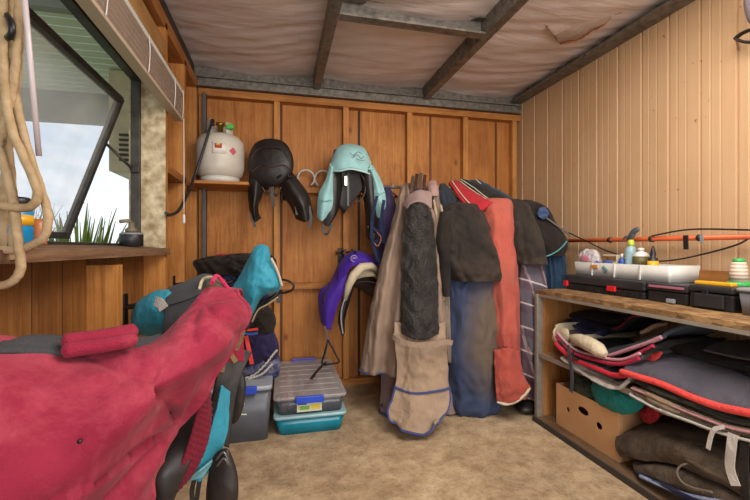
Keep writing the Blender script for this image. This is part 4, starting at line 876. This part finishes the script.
# dark shoulders to the right
def shoulder(label, mt, G, name='horse_rug', pip=None):
    t = thing(name, label, 'horse rug', at(*G[1][0]))
    g = MB().patch(grid(G), 22, 26, .035, .005, 11); g.build('shoulder', mt, t)
    if pip: MB().tube([g.last[v][0]+V((0, -.004, .004)) for v in range(26)], .004, 6).build('piping', pip, t)
    return t
shoulder('black rug shoulder directly right of the red shoulder', BLACKC, [[(460, 180, 2.82), (464, 179, 2.84), (467, 180, 2.86)], [(474, 189, 2.72), (480, 186, 2.74), (485, 188, 2.78)], [(492, 202, 2.60), (500, 196, 2.62), (508, 200, 2.66)], [(508, 206, 2.54), (514, 202, 2.56), (520, 206, 2.60)]], pip=plain('sage_piping', 'a3b3a2', .8))
shoulder('charcoal rug shoulder with teal edging, second from right', cloth('charcoal', '26282a', '34373a'), [[(468, 181, 2.84), (472, 180, 2.86), (475, 181, 2.88)], [(482, 190, 2.74), (488, 187, 2.76), (493, 190, 2.80)], [(500, 201, 2.64), (508, 197, 2.66), (516, 202, 2.70)], [(516, 208, 2.58), (524, 206, 2.60), (532, 210, 2.64)]], pip=plain('teal_piping', '3f7f8c', .8))
shoulder('blue-topped rug shoulder, rightmost at the rail', DENIM, [[(475, 180, 2.88), (479, 179.5, 2.90), (482, 182, 2.92)], [(486, 188, 2.80), (492, 187, 2.82), (498, 190, 2.86)], [(502, 199, 2.70), (510, 197, 2.72), (518, 202, 2.76)], [(516, 206, 2.66), (524, 206, 2.68), (532, 212, 2.72)]], pip=FLEECE)
# plaid rug with black flap
t = garment('horse_rug', 'grey checked rug with maroon and white lines beside the shelf', 'horse rug', (532, 395, 2.6))
m, nt, b = base('checked_cloth'); tc = nt.nodes.new('ShaderNodeTexCoord'); sp_ = nt.nodes.new('ShaderNodeSeparateXYZ'); nt.links.new(tc.outputs['Object'], sp_.inputs[0])
col = ramp(nt, noise_n(nt, coords(nt), 6), [(.3, '4c4850'), (.7, '5e5962')])
for ax, per, w_, c_, ph in (('x', .105, .10, 'b8a8a8', .1), ('x', .105, .34, '5a3844', .35), ('z', .15, .07, 'b8a8a8', .2), ('z', .15, .28, '4a3440', .55)):
    sx_ = sp_.outputs[{'x': 0, 'z': 2}[ax]]
    sx_ = math_n(nt, 'ADD', sx_, math_n(nt, 'MULTIPLY', sp_.outputs[2 if ax == 'x' else 0], .22 if ax == 'x' else .35))
    v_ = math_n(nt, 'FRACT', math_n(nt, 'ADD', math_n(nt, 'DIVIDE', sx_, per), ph+10))
    f_ = math_n(nt, 'MULTIPLY', math_n(nt, 'LESS_THAN', v_, w_), .9 if c_[0] == 'b' else .5)
    col = mix(nt, f_, col, c_)
nt.links.new(col, b.inputs['Base Color']); b.inputs['Roughness'].default_value = .92
bump(nt, b, noise_n(nt, coords(nt), 14, 5), .3, .02)
cl('body', m, t, [(255, 516, 542, 2.54, .16), (290, 516, 545, 2.50, .20), (330, 517, 546, 2.50, .20), (370, 519, 546, 2.52, .20), (396, 523, 544, 2.56, .18)], fold=.010, k=5, seed=7, wr=.010, wsc=7, n=80)
t = garment('horse_rug', 'worn black rug flap draped above the checked rug', 'horse rug', (525, 262, 2.5))
cl('body', BRNBLK, t, [(200, 503, 518, 2.62, .12), (206, 503, 527, 2.54, .2), (225, 505, 535, 2.48, .24), (245, 506, 541, 2.44, .26), (264, 512, 546, 2.44, .26)], fold=.005, seed=12, wr=.012, wsc=8, n=80)
t = garment('horse_rug', 'black rug with thin teal binding sloping to the right wall', 'horse rug', (550, 255, 2.6))
cl('body', BLACKC, t, [(201, 510, 532, 2.72, .14), (208, 510, 545, 2.66, .2), (225, 516, 555, 2.60, .22), (243, 530, 566, 2.56, .22), (256, 538, 560, 2.56, .20)], seed=13, wr=.010, wsc=8, n=80)
MB().tube(pp([(539, 258), (550, 255), (560, 249), (567, 241)], 2.53), .005, 6, smooth=20).build('teal_binding', plain('muted_teal', '4a8088', .8), t)
MB().tube(pp([(541, 214, 2.62), (552, 222, 2.60), (566, 232, 2.58), (570, 236, 2.58)], 2.6), .006, 6, smooth=20).build('grey_strap', GREYC, t)
MB().puff(pp([(539, 209), (545, 207), (549, 213), (544, 219), (538, 216)], 2.60), .012, wr=.006, wsc=30).build('blue_knot', cloth('faded_blue', '3b4a70', '4c5c84'), t)
t = garment('horse_rug', 'dark blue denim-like rug hanging behind the checked one at the shelf corner', 'horse rug', (550, 290, 2.7))
cl('body', DENIM, t, [(240, 538, 560, 2.66, .14), (260, 540, 563, 2.62, .16), (285, 542, 564, 2.62, .16), (330, 544, 564, 2.66, .16)], fold=.018, k=9, seed=15, wr=.008, n=80)
t = garment('cloth', 'grey cloth trailing to the floor behind the shelf corner post', 'cloth', (540, 410, 2.6))
cl('body', GREYC, t, [(372, 532, 548, 2.64, .1), (395, 533, 548, 2.62, .12), (414, 528, 548, 2.64, .14)], fold=.012, seed=16, wr=.006)
p = atZ(526, 413, 0.0)
MB().puff([p+V((a, b_, .035)) for a, b_ in ((-.06, -.03), (0, -.06), (.07, -.03), (.08, .05), (.03, .10), (-.04, .08))], .034, (0, 0, 1)).build('shoe', LEATH, label='black shoe toe on the floor below the checked rug', cat='shoe')
# ------------------------------------------------------------------ shelf unit along the right wall
SF, ST, SY0, SY1 = 1.54, .805, .35, 2.17
su = thing('shelf_unit', 'low timber shelf unit with chipboard top along the tan wall', 'shelf', (1.77, 1.3, 0))
MB().box((SF-.001, SY0, ST-.026), (1.985, SY1, ST), .002).build('top_board', W_OSB, su)
MB().box((SF-.002, SY0, ST-.042), (SF+.006, SY1, ST-.026), .001).build('front_trim', plain('weathered_trim', '7a7066', .7, c2='8d8274'), su)
MB().box((SF+.004, SY0, .400), (1.985, SY1-.018, .418), .001).build('middle_board', wood('shelf_ply', 'a07a4e', 'b08c60', '7c5a38', 'y', knots=False), su)
MB().box((SF-.004, SY0, .395), (SF+.006, SY1, .421), .001).build('front_trim', plain('weathered_trim_b', '7a7066', .7, c2='8d8274'), su)
MB().box((SF-.02, SY0, .0), (1.985, SY1-.018, .028), .002).build('bottom_board', wood('shelf_base', '7c6148', '94795c', '54402e', 'y', knots=False), su)
MB().box((SF-.03, SY0, .0), (SF-.02, SY1, .03), .001).build('kick_edge', plain('dirty_edge', '3a332c', .8), su)
MB().box((SF+.03, SY1-.018, .028), (1.985, SY1, ST-.028), .001).build('end_panel', W_END, su)
MB().box((SF-.012, SY1-.022, .0), (SF+.03, SY1+.002, ST-.028), .002).build('corner_post', plain('grey_post_wood', '6f675e', .8, c2='877d70', sc=20), su)
# orange pipe and cables on the wall
t = thing('pipe', 'orange pipe running level along the tan wall above the shelf', 'pipe', (1.93, 1.8, 1.1))
MB().tube([(1.94, 2.60, 1.112), (1.93, 1.9, 1.108), (1.93, 1.22, 1.108)], .0125, 12).build('tube', ORANGE, t)
MB().box((1.90, 1.20, 1.083), (1.96, 1.225, 1.133), .004).build('end_fitting', BLK, t)
for px in (610, 652, 700):
    q = atX(px, 238, 1.93); MB().tube([(1.93, q.y-.008, 1.108), (1.93, q.y+.008, 1.108)], .0165, 12).build('clip', BLK, t)
for px, l, w_, mt in ((687, .055, .022, BLK), (703, .025, .014, LGREY)):
    q = atX(px, 238, 1.92); MB().ribbon([(1.912, q.y, 1.122), (1.912, q.y, 1.10), (1.914, q.y, 1.108-l)], w_, .006, (0, 1, 0)).build('hanging_tab', mt, t)
CAB = plain('black_cable', '1b1a1c', .4)
def Wl(l, X): return [atX(a, b, X) for a, b in l]
MB().tube(Wl([(541, 217), (557, 227), (582, 239), (610, 252), (646, 260.5), (674, 260), (708, 253), (736, 245), (748, 239)], 1.90), .004, 8, smooth=60).build('cable', CAB, label='black cable sagging in a long curve below the orange pipe', cat='cable')
MB().tube(Wl([(652, 236), (674, 231.5), (690, 229.5), (708, 229), (730, 229.5), (750, 230)], 1.915), .004, 8, smooth=40).build('cable', CAB, label='black cable arching just above the orange pipe', cat='cable')
# top right corner things hanging on the wall
t = thing('bridle', 'black leather bridle piece on a hook, high on the tan wall', 'bridle', atX(745, 40, 1.97))
MB().tube(Wl([(735, 39), (741, 34), (750, 30), (762, 27)], 1.94), .012, 8, smooth=16, flat=.6).build('strap', LEATH, t)
MB().tube(Wl([(736, 39), (745, 42), (764, 42)], 1.94), .010, 8, smooth=16, flat=.6).build('strap', LEATH, t)
MB().tube(Wl([(736, 38), (738, 46), (738, 50)], 1.985), .004, 6, smooth=8).build('hook', plain('rusty_hook', '7c4a2a', .7), t)
MB().puff(Wl([(745, -4), (756, -6), (764, 10), (762, 24), (751, 24), (747, 14)], 1.93), .03, (-1, 0, 0), wr=.003).build('bag', cloth('plum_grey', '6f6068', '857680'), label='grey plum bag hanging in the top right corner', cat='bag')
# ------------------------------------------------------------------ things on the shelf top
def case(name, x0, x1, y0, y1, z0, z1, label, lid=.45, latches=(), mt=BLK, cat='tool case'):
    t = thing(name, label, cat, ((x0+x1)/2, (y0+y1)/2, z0)); zm = z0+(z1-z0)*(1-lid)
    MB().box((x0+.004, y0+.004, z0), (x1-.004, y1-.004, zm-.002), .008).build('base', mt, t)
    ld = MB().box((x0, y0, zm), (x1, y1, z1), .010).build('lid', plain(name+'_lid_%d' % int(y0*100), '28282a', .38, c2='353537', sc=12), t)
    for y, w_, h_, m_, nm in latches:
        MB().box((x0-.010, y-w_/2, zm-h_/2-.004), (x0+.004, y+w_/2, zm+h_/2-.004), .003).build(nm, m_, ld, 'red latch')
    return t
t = case('tool_case', 1.735, 1.975, 1.60, 2.16, ST, .895, 'long flat black case with red latches under the white crate', .55, ((2.145, .032, .034, REDP, 'latch'), (1.795, .055, .028, REDP, 'latch')))
for k in range(7): MB().box((1.731, 1.63+.075*k, .808), (1.737, 1.638+.075*k, .842), 0).build('rib', BLK, t)
t = case('tool_case', 1.735, 1.90, 1.383, 1.588, ST, .895, 'medium black case with pink strip between long case and toolbox', .4, ())
MB().box((1.729, 1.40, .874), (1.740, 1.57, .884), .001).build('pink_strip', plain('dull_pink', 'a86478', .5), t)
MB().box((1.726, 1.44, .808), (1.738, 1.48, .828), .003).build('latch', LGREY, t)
t = case('toolbox', 1.72, 1.828, 1.19, 1.372, ST, .905, 'black toolbox with yellow handle strip', .3, ())
MB().box((1.742, 1.215, .905), (1.775, 1.362, .920), .004).build('yellow_handle', YELP, t)
MB().box((1.712, 1.225, .815), (1.722, 1.34, .87), .003).build('front_panel', plain('black_panel', '252527', .5), t)
MB().box((1.713, 1.285, .868), (1.721, 1.31, .890), .002).build('latch', BLK, t)
case('tool_case', 1.835, 1.97, 1.07, 1.36, ST, .898, 'low black case at the wall carrying the thread cone', .4, ())
t = thing('storage_box', 'grey translucent box at the right edge of the shelf top', 'storage box', (1.78, 1.1, ST))
crate(MB(), 1.705, 1.825, .98, 1.17, ST+.001, .895, .008, .003, .012).build('tub', plain('mid_grey_tub', '6a676b', .35, c2='7a777b'), t)
slab(MB(), 1.70, 1.83, .975, 1.175, .895, .908, .012).build('lid', LGREY, t)
t = thing('thread_cone', 'cone of cream thread with green base and cap', 'thread', (1.885, 1.25, .898))
cc = (1.885, 1.287, .8985)
MB().lathe([(.040, 0), (.043, .004), (.040, .016), (.034, .020)], cc, 28).build('green_base', GRNP, t)
m, nt, b = base('wound_thread'); sp_ = nt.nodes.new('ShaderNodeSeparateXYZ'); nt.links.new(coords(nt), sp_.inputs[0])
f_ = math_n(nt, 'MULTIPLY', math_n(nt, 'ADD', math_n(nt, 'SINE', math_n(nt, 'MULTIPLY', sp_.outputs[2], 420)), 1), .5)
nt.links.new(mix(nt, f_, 'd8cdb8', 'b08c7c'), b.inputs['Base Color']); bump(nt, b, f_, .3, .002)
MB().lathe([(.034, .02), (.031, .06), (.025, .10), (.02, .102)], cc, 28).build('thread', m, t)
MB().lathe([(.018, .102), (.021, .104), (.020, .116), (.012, .118)], cc, 28).build('green_cap', GRNP, t)
MB().box((1.955, 1.33, ST), (1.975, 1.70, .955), .002).build('plank', W_RAILY, label='orange-brown plank leaning on the tan wall behind the cases', cat='plank')
# white crate and contents
t = thing('crate', 'shallow white crate full of bottles on the long black case', 'crate', (1.87, 1.8, .896))
crate(MB(), 1.775, 1.965, 1.50, 2.13, .896, .975, .006, .004, .012).build('tray', WHITE, t)
for y in (1.66, 1.82, 1.98): MB().box((1.772, y-.004, .90), (1.777, y+.004, .972), 0).build('rib', WHITE, t)
MB().box((1.768, 1.935, .945), (1.774, 1.985, .963), 0).build('orange_sticker', plain('orange_sticker', 'd08a3c', .5), t)
for l, c_ in (([(1.90, .955), (1.88, .935), (1.868, .93), (1.885, .922)], '3c6c8c'), ([(1.89, .96), (1.872, .945), (1.862, .94)], '5c9c7c')):
    MB().tube([(1.771, a, b_) for a, b_ in l], .003, 6, smooth=12).build('printed_mark', plain('mk'+c_, c_, .5), t)
def bottle(label, px, X, h, r_, mt, prof=None, cap=None, caph=.02, z=.9005, name='bottle', sx=1, band=None):
    a, b_ = ray(px); Y = X*b_/a; c_ = (X, Y, z); t = thing(name, label, name, c_)
    pr = prof or [(r_*.92, 0), (r_, .004), (r_, h*.72), (r_*.8, h*.8), (r_*.36, h*.86), (r_*.36, h*.9)]
    MB().lathe(pr, c_, 22, sx=sx).build('body', mt, t)
    if cap: MB().lathe([(r_*.42, h*.88), (r_*.42, h*.88+caph), (r_*.2, h*.9+caph)], c_, 16).build('cap', cap, t)
    if band: MB().lathe([(r_*1.02, h*band[0]), (r_*1.02, h*band[1])], c_, 22, sx=sx).build('label', band[2], t)
    return t, V(c_)
t, c_ = bottle('clear bluish spray bottle with grey trigger head, tallest in the crate', 631, 1.87, .20, .029, clear('blue_tint_plastic', '9fc0c8', .75, .25))
MB().lathe([(.014, .172), (.016, .178), (.015, .20), (.01, .205)], c_, 16).build('collar', plain('lime_collar', 'b2c23c', .4), t)
MB().puff([c_+V((0, y, z)) for y, z in ((.03, .205), (.012, .235), (-.01, .262), (-.045, .272), (-.05, .255), (-.028, .238), (-.012, .21))], .014, (-1, 0, 0)).build('trigger_head', plain('grey_trigger', '4a5258', .4), t)
MB().tube([c_+V((0, .03, .225)), c_+V((0, .045, .215)), c_+V((0, .05, .195))], .005, 6, smooth=10).build('trigger', plain('grey_trigger_b', '4a5258', .4), t)
bottle('white squat bottle with dark label right of the spray bottle', 641, 1.87, .165, .038, WHITE, cap=WHITE, caph=.012, band=(.38, .70, plain('olive_label', '5c5430', .5)))
bottle('black dropper bottle with yellow label at the crate right end', 653, 1.86, .13, .024, BLK, [(.023, 0), (.024, .004), (.024, .095), (.021, .108), (.012, .112), (.014, .13), (.009, .148), (.004, .17)], band=(.25, .72, YELP))
bottle('small blue bottle in the crate left of the white one', 622, 1.85, .12, .018, plain('royal_blue_bottle', '2c4c9c', .35), cap=WHITE)
bottle('blue-capped bottle by the clear pouch in the crate', 597, 1.84, .09, .02, BLUEP)
t = thing('carton', 'flat printed carton standing in the crate middle', 'carton', atX(611, 262, 1.85))
q = atX(611, 262, 1.85); MB().box((1.84, q.y-.05, .9005), (1.87, q.y+.05, 1.022), .002).build('box', plain('carton_cream', 'c4b49c', .6), t)
MB().box((1.836, q.y-.048, .990), (1.8405, q.y+.048, 1.014), 0).build('printed_band', plain('carton_print', '5c3030', .6, c2='9c7a3c', sc=50), t)
q = atX(590, 262, 1.86)
t = thing('pouch', 'crumpled clear plastic pouch standing at the crate left end', 'pouch', (1.86, q.y, .9005))
MB().puff([V((1.86, q.y+a, z)) for a, z in ((.07, .93), (.085, 1.0), (.055, 1.045), (0, 1.055), (-.06, 1.04), (-.085, .985), (-.06, .93), (0, .902))], .03, (-1, 0, 0), wr=.008, wsc=22).build('bag', clear('cloudy_pouch', 'd0c8c8', .8, .3), t)
MB().puff([V((1.825, q.y+a, z)) for a, z in ((.03, .98), (.04, 1.01), (0, 1.015), (-.035, 1.0), (-.02, .975))], .006, (-1, 0, 0)).build('printed_mark', plain('pouch_print', 'c87c8c', .6), t)
MB().lathe([(.026, 0), (.028, .01), (.022, .055), (.010, .068)], (1.845, 2.085, .9005), 18).build('jar', BLK, label='small black jar at the crate far corner', cat='jar')
MB().puff([V((1.83, y, z)) for y, z in ((1.975, .92), (1.965, .975), (1.935, .99), (1.90, .985), (1.885, .95), (1.92, .905))], .02, (-1, 0, 0), wr=.006, wsc=20).build('cloth', plain('blue_rag', '3c4c8c', .8), label='blue rag tucked into the crate beside the pouch', cat='cloth')
# ------------------------------------------------------------------ saddle pads on the middle shelf
def pad(label, fr, mt, th=.018, d1=.10, h1=.03, h2=.03, pip=None, X=None, lip=.0, name='saddle_pad', cat='saddle pad', r=.009, wr=.006, XB=1.95, double=False):
    """fr: (px, py) points of the visible front edge at depth plane X; the pad runs back to the wall"""
    X = X or SF-.01; f = [atX(a, b, X) for a, b in fr]
    t = thing(name, label, cat, f[len(f)//2])
    r0 = [p+V((.012, 0, -th*.4)) for p in f]; r1 = f; r2 = [V((X+d1*.25, p.y, p.z+h1*.5)) for p in f]; r3 = [V((X+d1, p.y, p.z+h1)) for p in f]; r4 = [V((XB, p.y, p.z+h2)) for p in f]
    g = MB().patch([r4, r3, r2, r1, r0], 40, 30, th, wr, 8); g.build('pad', mt, t)
    if pip: MB().tube([p+V((-.004, 0, 0)) for p in spl(f, 50)], r, 8).build('piping', pip, t)
    if double: MB().tube([p+V((.0, 0, r*2.2)) for p in spl(f, 50)], r*.8, 8).build('piping', double, t)
    return t
PCRIM = cloth('crimson_piping', 'a01c3a', 'b42a48'); PROSE = cloth('rose_piping', 'b8808c', 'c8949c')
pad('off-white pad hanging lowest over the middle shelf edge, left half', [(560, 358), (578, 371), (598, 383), (616, 389), (628, 380)], WHTC, .012, .08, .03, .02, X=SF-.015)
pad('crimson-edged pad just above the off-white pad', [(556, 343), (572, 358), (596, 368), (614, 375), (628, 375)], GREYQ, .016, .1, .02, .02, pip=cloth('scarlet_piping', 'b81c30', 'c82a3c'), r=.012, X=SF-.012)
pad('grey pad with double rose and crimson piping, third from the bottom', [(557, 336), (573, 352), (596, 360), (620, 364), (640, 358)], cloth('graphite_pad', '3a3838', '4a4747'), .018, .12, .03, .03, pip=PCRIM, double=PROSE, X=SF+.0)
pad('cream fleece pad with curled left end in the middle shelf', [(553, 332), (556, 341), (564, 346), (576, 345)], FLEECE, .025, .06, .05, .05, X=SF+.02)
MB().puff([atX(a, b, SF+.035) for a, b in ((552, 337), (556, 330), (564, 327.5), (569, 331), (568, 342), (562, 346), (555, 343))], .03, wr=.004).build('fleece_pad', FLEECE, label='cream fleece pad end curling up beside the plywood end', cat='saddle pad')
t = thing('fleece_roll', 'rolled cream fleece lying across the pads on the middle shelf', 'fleece roll', atX(590, 350, SF+.02))
MB().tube([atX(570, 337, SF+.06), atX(579, 340, SF+.02), atX(589, 344, SF+.0), atX(599, 350, SF-.005), atX(606, 355, SF-.005)], [.012, .034, .038, .036, .012], 14, smooth=24).build('roll', FLEECE, t)
pad('slate pad with rose edging right of the fleece roll', [(598, 357), (612, 355), (630, 349), (648, 343), (662, 337)], cloth('slate_pad', '3a3e48', '4a4e58'), .016, .14, .05, .045, pip=PROSE, X=SF+.03)
pad('black pad with crimson edging under the slate pad', [(606, 361), (622, 361), (640, 353), (654, 346)], BLACKC, .014, .12, .02, .02, pip=PCRIM, X=SF+.02)
pad('navy blue folded pad at the back left of the middle shelf', [(566, 322), (577, 327), (590, 333), (601, 333)], NAVY, .03, .1, .03, .03, X=SF+.16, pip=cloth('indigo_edge', '2c3060', '3a3e70'))
pad('black folded rug at the top left under the shelf top', [(568, 315), (590, 318), (610, 322), (624, 318)], BLACKC, .03, .1, .03, .02, X=SF+.22, pip=None, name='folded_rug', cat='horse rug')
pad('dark grey rug with thin crimson line under the shelf top', [(612, 330), (622, 326), (632, 317), (642, 316)], cloth('dark_grey_rug', '2c2c30', '3a3a3e'), .02, .1, .02, .01, X=SF+.20, pip=PCRIM, r=.004, name='folded_rug', cat='horse rug')
t = thing('brush', 'wooden-backed tan brush lying under the shelf top', 'brush', atX(650, 330, SF+.12))
MB().tube([atX(641, 333, SF+.10), atX(648, 330, SF+.11), atX(656, 326, SF+.13), atX(668, 324, SF+.16)], [.012, .018, .02, .014], 10, smooth=16, flat=.6).build('back', TAN, t)
# right-hand group
pad('charcoal pad with broad coral edge at the front of the middle shelf', [(622, 371.5), (640, 377), (662, 384), (690, 396), (718, 406), (750, 413), (790, 421)], cloth('charcoal_pad', '47444c', '57535c'), .02, .16, .085, .09, pip=CORALB, r=.014, X=SF-.02)
MB().puff([atX(a, b, SF+.06) for a, b in ((642, 360), (650, 354), (662, 352), (658, 359), (648, 364))], .008).build('coral_tab', CORALB, label='coral loop lying on the charcoal pad, left end', cat='strap')
pad('black fleece-like pad folded behind the coral-edged pad, lower layer', [(654, 352), (670, 360), (694, 372), (720, 378), (750, 383), (790, 388)], cloth('black_fleece', '1d1a18', '2c2724', bsc=60, fold=.6), .035, .1, .04, .04, X=SF+.13, wr=.008)
pad('black fleece-like pad, upper layer under the shelf top', [(656, 344), (676, 350), (702, 360), (730, 366), (790, 374)], cloth('black_fleece_b', '221f1c', '302b27', bsc=60, fold=.6), .035, .1, .04, .03, X=SF+.16, wr=.008)
pad('thin dark pad with grey lip, topmost on the right of the middle shelf', [(705, 350), (722, 354), (742, 358), (790, 366)], cloth('dark_umber', '2a2522', '38322e'), .012, .1, .03, .02, X=SF+.12, pip=cloth('grey_lip', '4a4542', '5a5450'), r=.004)
LAY = [('dark green-grey pad directly below the coral edge', [(634, 381), (660, 392), (692, 404), (722, 417), (752, 424), (790, 430)], cloth('moss_grey', '3c3d38', '4d4e46'), None),
       ('tan pad third below the coral edge', [(632, 388), (652, 396), (676, 407), (706, 419), (736, 429), (790, 438)], TAN, PROSE),
       ('beige thin pad fourth below the coral edge', [(634, 393), (656, 403), (684, 415), (716, 427), (752, 436), (790, 444)], cloth('drab', '7c6c58', '8f7e68'), None),
       ('white-edged pad lowest of the right-hand stack', [(630, 394), (656, 408), (690, 421), (722, 433), (752, 441), (790, 450)], cloth('pale_grey', 'a39c98', 'b5aeaa'), WHTC)]
for k, (lb_, f_, mt, pi) in enumerate(LAY): pad(lb_, f_, mt, .010, .2, .004-.003*k, .0, pip=pi, r=.005, X=SF-.016-.002*k, wr=.002)
t = thing('pad_strap', 'white tie strap looped over the edge above the brown blanket', 'strap', atX(712, 440, SF-.03))
MB().ribbon([atX(724, 427, SF-.03), atX(715, 429, SF-.035), atX(711, 436, SF-.035), atX(708, 449, SF-.035)], .014, .004, (0, 1, 0), smooth=14).build('webbing', WHTC, t)
t = thing('pad_strap', 'broad white strap hanging at right from the middle shelf', 'strap', atX(730, 460, SF-.03))
MB().ribbon([atX(733, 434, SF-.03), atX(731, 450, SF-.035), atX(730, 468, SF-.03), atX(736, 486, SF-.035)], .030, .004, (0, 1, 0), smooth=14).build('webbing', WHTC, t)
t = thing('pad_strap', 'dark strap hanging beside the broad white strap', 'strap', atX(743, 460, SF-.03))
MB().ribbon([atX(745, 436, SF-.02), atX(744, 460, SF-.025), atX(745, 498, SF-.02)], .026, .004, (0, 1, 0), smooth=14).build('webbing', BLACKC, t)
t = thing('pad_strap', 'dark grey strap hanging over the cardboard box', 'strap', atX(570, 370, SF-.03))
MB().ribbon([atX(568, 345, SF-.025), atX(570, 360, SF-.035), atX(572, 378, SF-.035), atX(571, 392, SF-.03)], .020, .005, (0, 1, 0), smooth=14).build('webbing', GREYQ, t)
MB().tube([atX(574, 350, SF-.04), atX(573, 358, SF-.042), atX(578, 360, SF-.042)], .006, 6, smooth=10).build('knot', BLACKC, t)
# ------------------------------------------------------------------ bottom shelf
m_ = CARD; x0, x1, y0, y1, z0, z1 = 1.585, 1.93, 1.60, 2.045, .0285, .265
t = thing('cardboard_box', 'cardboard carton with oval hand holes on the bottom shelf', 'box', (1.75, 1.83, .0285))
def holed(y0, y1, z0, z1, x, th, holes):
    """panel with elliptical holes: bmesh boolean-free, ring fan by triangulate"""
    bm = bmesh.new(); ed = []
    def loop(pts):
        vs = [bm.verts.new(p) for p in pts]
        for i in range(len(vs)): ed.append(bm.edges.new((vs[i], vs[(i+1) % len(vs)])))
    loop([(x, y0, z0), (x, y1, z0), (x, y1, z1), (x, y0, z1)])
    for cy, cz, ry, rz_ in holes: loop([(x, cy+ry*math.cos(a), cz+rz_*math.sin(a)) for a in [6.283*k/16 for k in range(16)]])
    r_ = bmesh.ops.triangle_fill(bm, edges=ed, use_beauty=True)
    ex = bmesh.ops.extrude_face_region(bm, geom=bm.faces[:]); 
    for q in ex['geom']:
        if isinstance(q, bmesh.types.BMVert): q.co.x += th
    bm.verts.index_update(); mb = MB(); mb.add([v.co.copy() for v in bm.verts], [[v.index for v in f.verts] for f in bm.faces], False); bm.free(); return mb
hs = []
for px, py, ry, rz_ in ((568, 409.5, .013, .015), (583, 411, .040, .020), (599, 426, .020, .018)):
    q = atX(px, py, x0); hs.append((q.y, q.z, ry, rz_))
holed(y0, y1, z0, z1, x0, .004, hs).build('front_panel', CARD, t)
g = MB(); g.box((x0+.004, y0, z0), (x1, y0+.004, z1)); g.box((x0+.004, y1-.004, z0), (x1, y1, z1)); g.box((x1-.004, y0+.004, z0), (x1, y1-.004, z1)); g.box((x0+.004, y0+.004, z0), (x1-.004, y1-.004, z0+.004))
g.build('side_panels', CARD, t)
MB().puff([atX(a, b, 1.62) for a, b in ((572, 372), (582, 376), (592, 382), (594, 398), (586, 402), (574, 398), (569, 386))], .06, wr=.01, wsc=20).build('bag', cloth('camouflage_green', '232a22', '4a4e3c', '15181a', .8, sc=22), label='dark mottled green bag inside the carton, left of the teal bag', cat='bag')
MB().puff([atX(a, b, 1.60) for a, b in ((591, 386), (600, 380), (614, 382), (632, 392), (645, 398), (641, 409), (626, 415), (608, 410), (596, 402))], .07, wr=.008, wsc=14).build('bag', cloth('teal_bag', '0c6c6a', '148480', rough=.5, fold=.4), label='bright teal bag bulging from the top of the carton', cat='bag')
MB().puff([atX(a, b, 1.66) for a, b in ((642, 408), (650, 404), (660, 408), (658, 420), (648, 424), (640, 416))], .03, wr=.006, wsc=20).build('cloth', RED, label='bit of red cloth right of the teal bag', cat='cloth')
t = thing('blanket', 'large brown wool blanket folded on the bottom shelf', 'blanket', (1.7, 1.3, .05))
G = [[(618, 440, 1.97), (625, 426, 1.90), (650, 414, 1.92), (690, 404, 1.95), (740, 400, 1.98), (790, 395, 1.98)]]
def gx(rows): return [[atX(*q) for q in r] for r in rows]
MB().patch(gx([[(640, 418, 1.9), (665, 415, 1.9), (700, 420, 1.9), (740, 430, 1.9), (800, 440, 1.9)],
               [(626, 428, 1.68), (655, 424, 1.68), (694, 432, 1.68), (740, 448, 1.68), (800, 460, 1.68)],
               [(617, 438, 1.58), (642, 436, 1.57), (684, 446, 1.56), (725, 468, 1.56), (775, 496, 1.56)],
               [(616, 450, 1.56), (636, 452, 1.54), (668, 452, 1.54), (700, 468, 1.53), (760, 500, 1.53)],
               [(622, 457, 1.58), (640, 460, 1.56), (662, 461, 1.57), (690, 470, 1.57), (760, 506, 1.57)]]), 50, 40, .03, .008, 7).build('fold', BROWNB, t)
MB().tube([atX(a, b, X) for a, b, X in ((664, 461, 1.58), (660, 454, 1.56), (668, 451, 1.55), (684, 457, 1.54), (702, 468, 1.53), (730, 482, 1.53), (765, 502, 1.53))], .010, 8, smooth=40).build('rolled_edge', cloth('brown_edge', '4a3d32', '665848'), t)
t = thing('blanket', 'second brown blanket with looped edge below the large one', 'blanket', (1.7, 1.25, .03))
MB().patch(gx([[(640, 455, 1.85), (680, 462, 1.85), (730, 475, 1.85), (800, 500, 1.85)],
               [(634, 462, 1.60), (668, 466, 1.58), (712, 480, 1.58), (780, 510, 1.58)],
               [(634, 470, 1.56), (660, 478, 1.54), (700, 492, 1.535), (770, 520, 1.535)],
               [(640, 474, 1.57), (664, 486, 1.56), (700, 500, 1.55), (760, 526, 1.55)]]), 44, 30, .02, .006, 8, seed=4).build('fold', cloth('grey_brown_wool', '453a31', '5f5245', '75685a', .6, sc=12, bsc=120, fold=.6), t)
MB().tube([atX(a, b, X) for a, b, X in ((694, 463, 1.545), (682, 465, 1.53), (677, 472, 1.525), (682, 482, 1.525), (694, 488, 1.525), (712, 492, 1.525))], .004, 8, smooth=30).build('looped_edge', cloth('greyish_edge', '6f6356', '857868'), t)
t = thing('blanket', 'blue and white edged blanket lowest on the bottom shelf', 'blanket', (1.7, 1.2, .03))
MB().patch(gx([[(640, 468, 1.9), (690, 480, 1.9), (760, 505, 1.9)], [(636, 471, 1.56), (680, 490, 1.545), (740, 512, 1.545)], [(640, 478, 1.55), (680, 497, 1.54), (740, 524, 1.54)]]), 40, 16, .012, .003, 9, seed=8).build('fold', NAVY, t)
MB().tube([atX(a, b, 1.53) for a, b in ((640, 476), (660, 485), (684, 494), (706, 499), (726, 503), (750, 512))], .008, 8, smooth=30).build('check_edge', cloth('blue_white_check', '6c7aa0', 'a8aec0', sc=60), t)
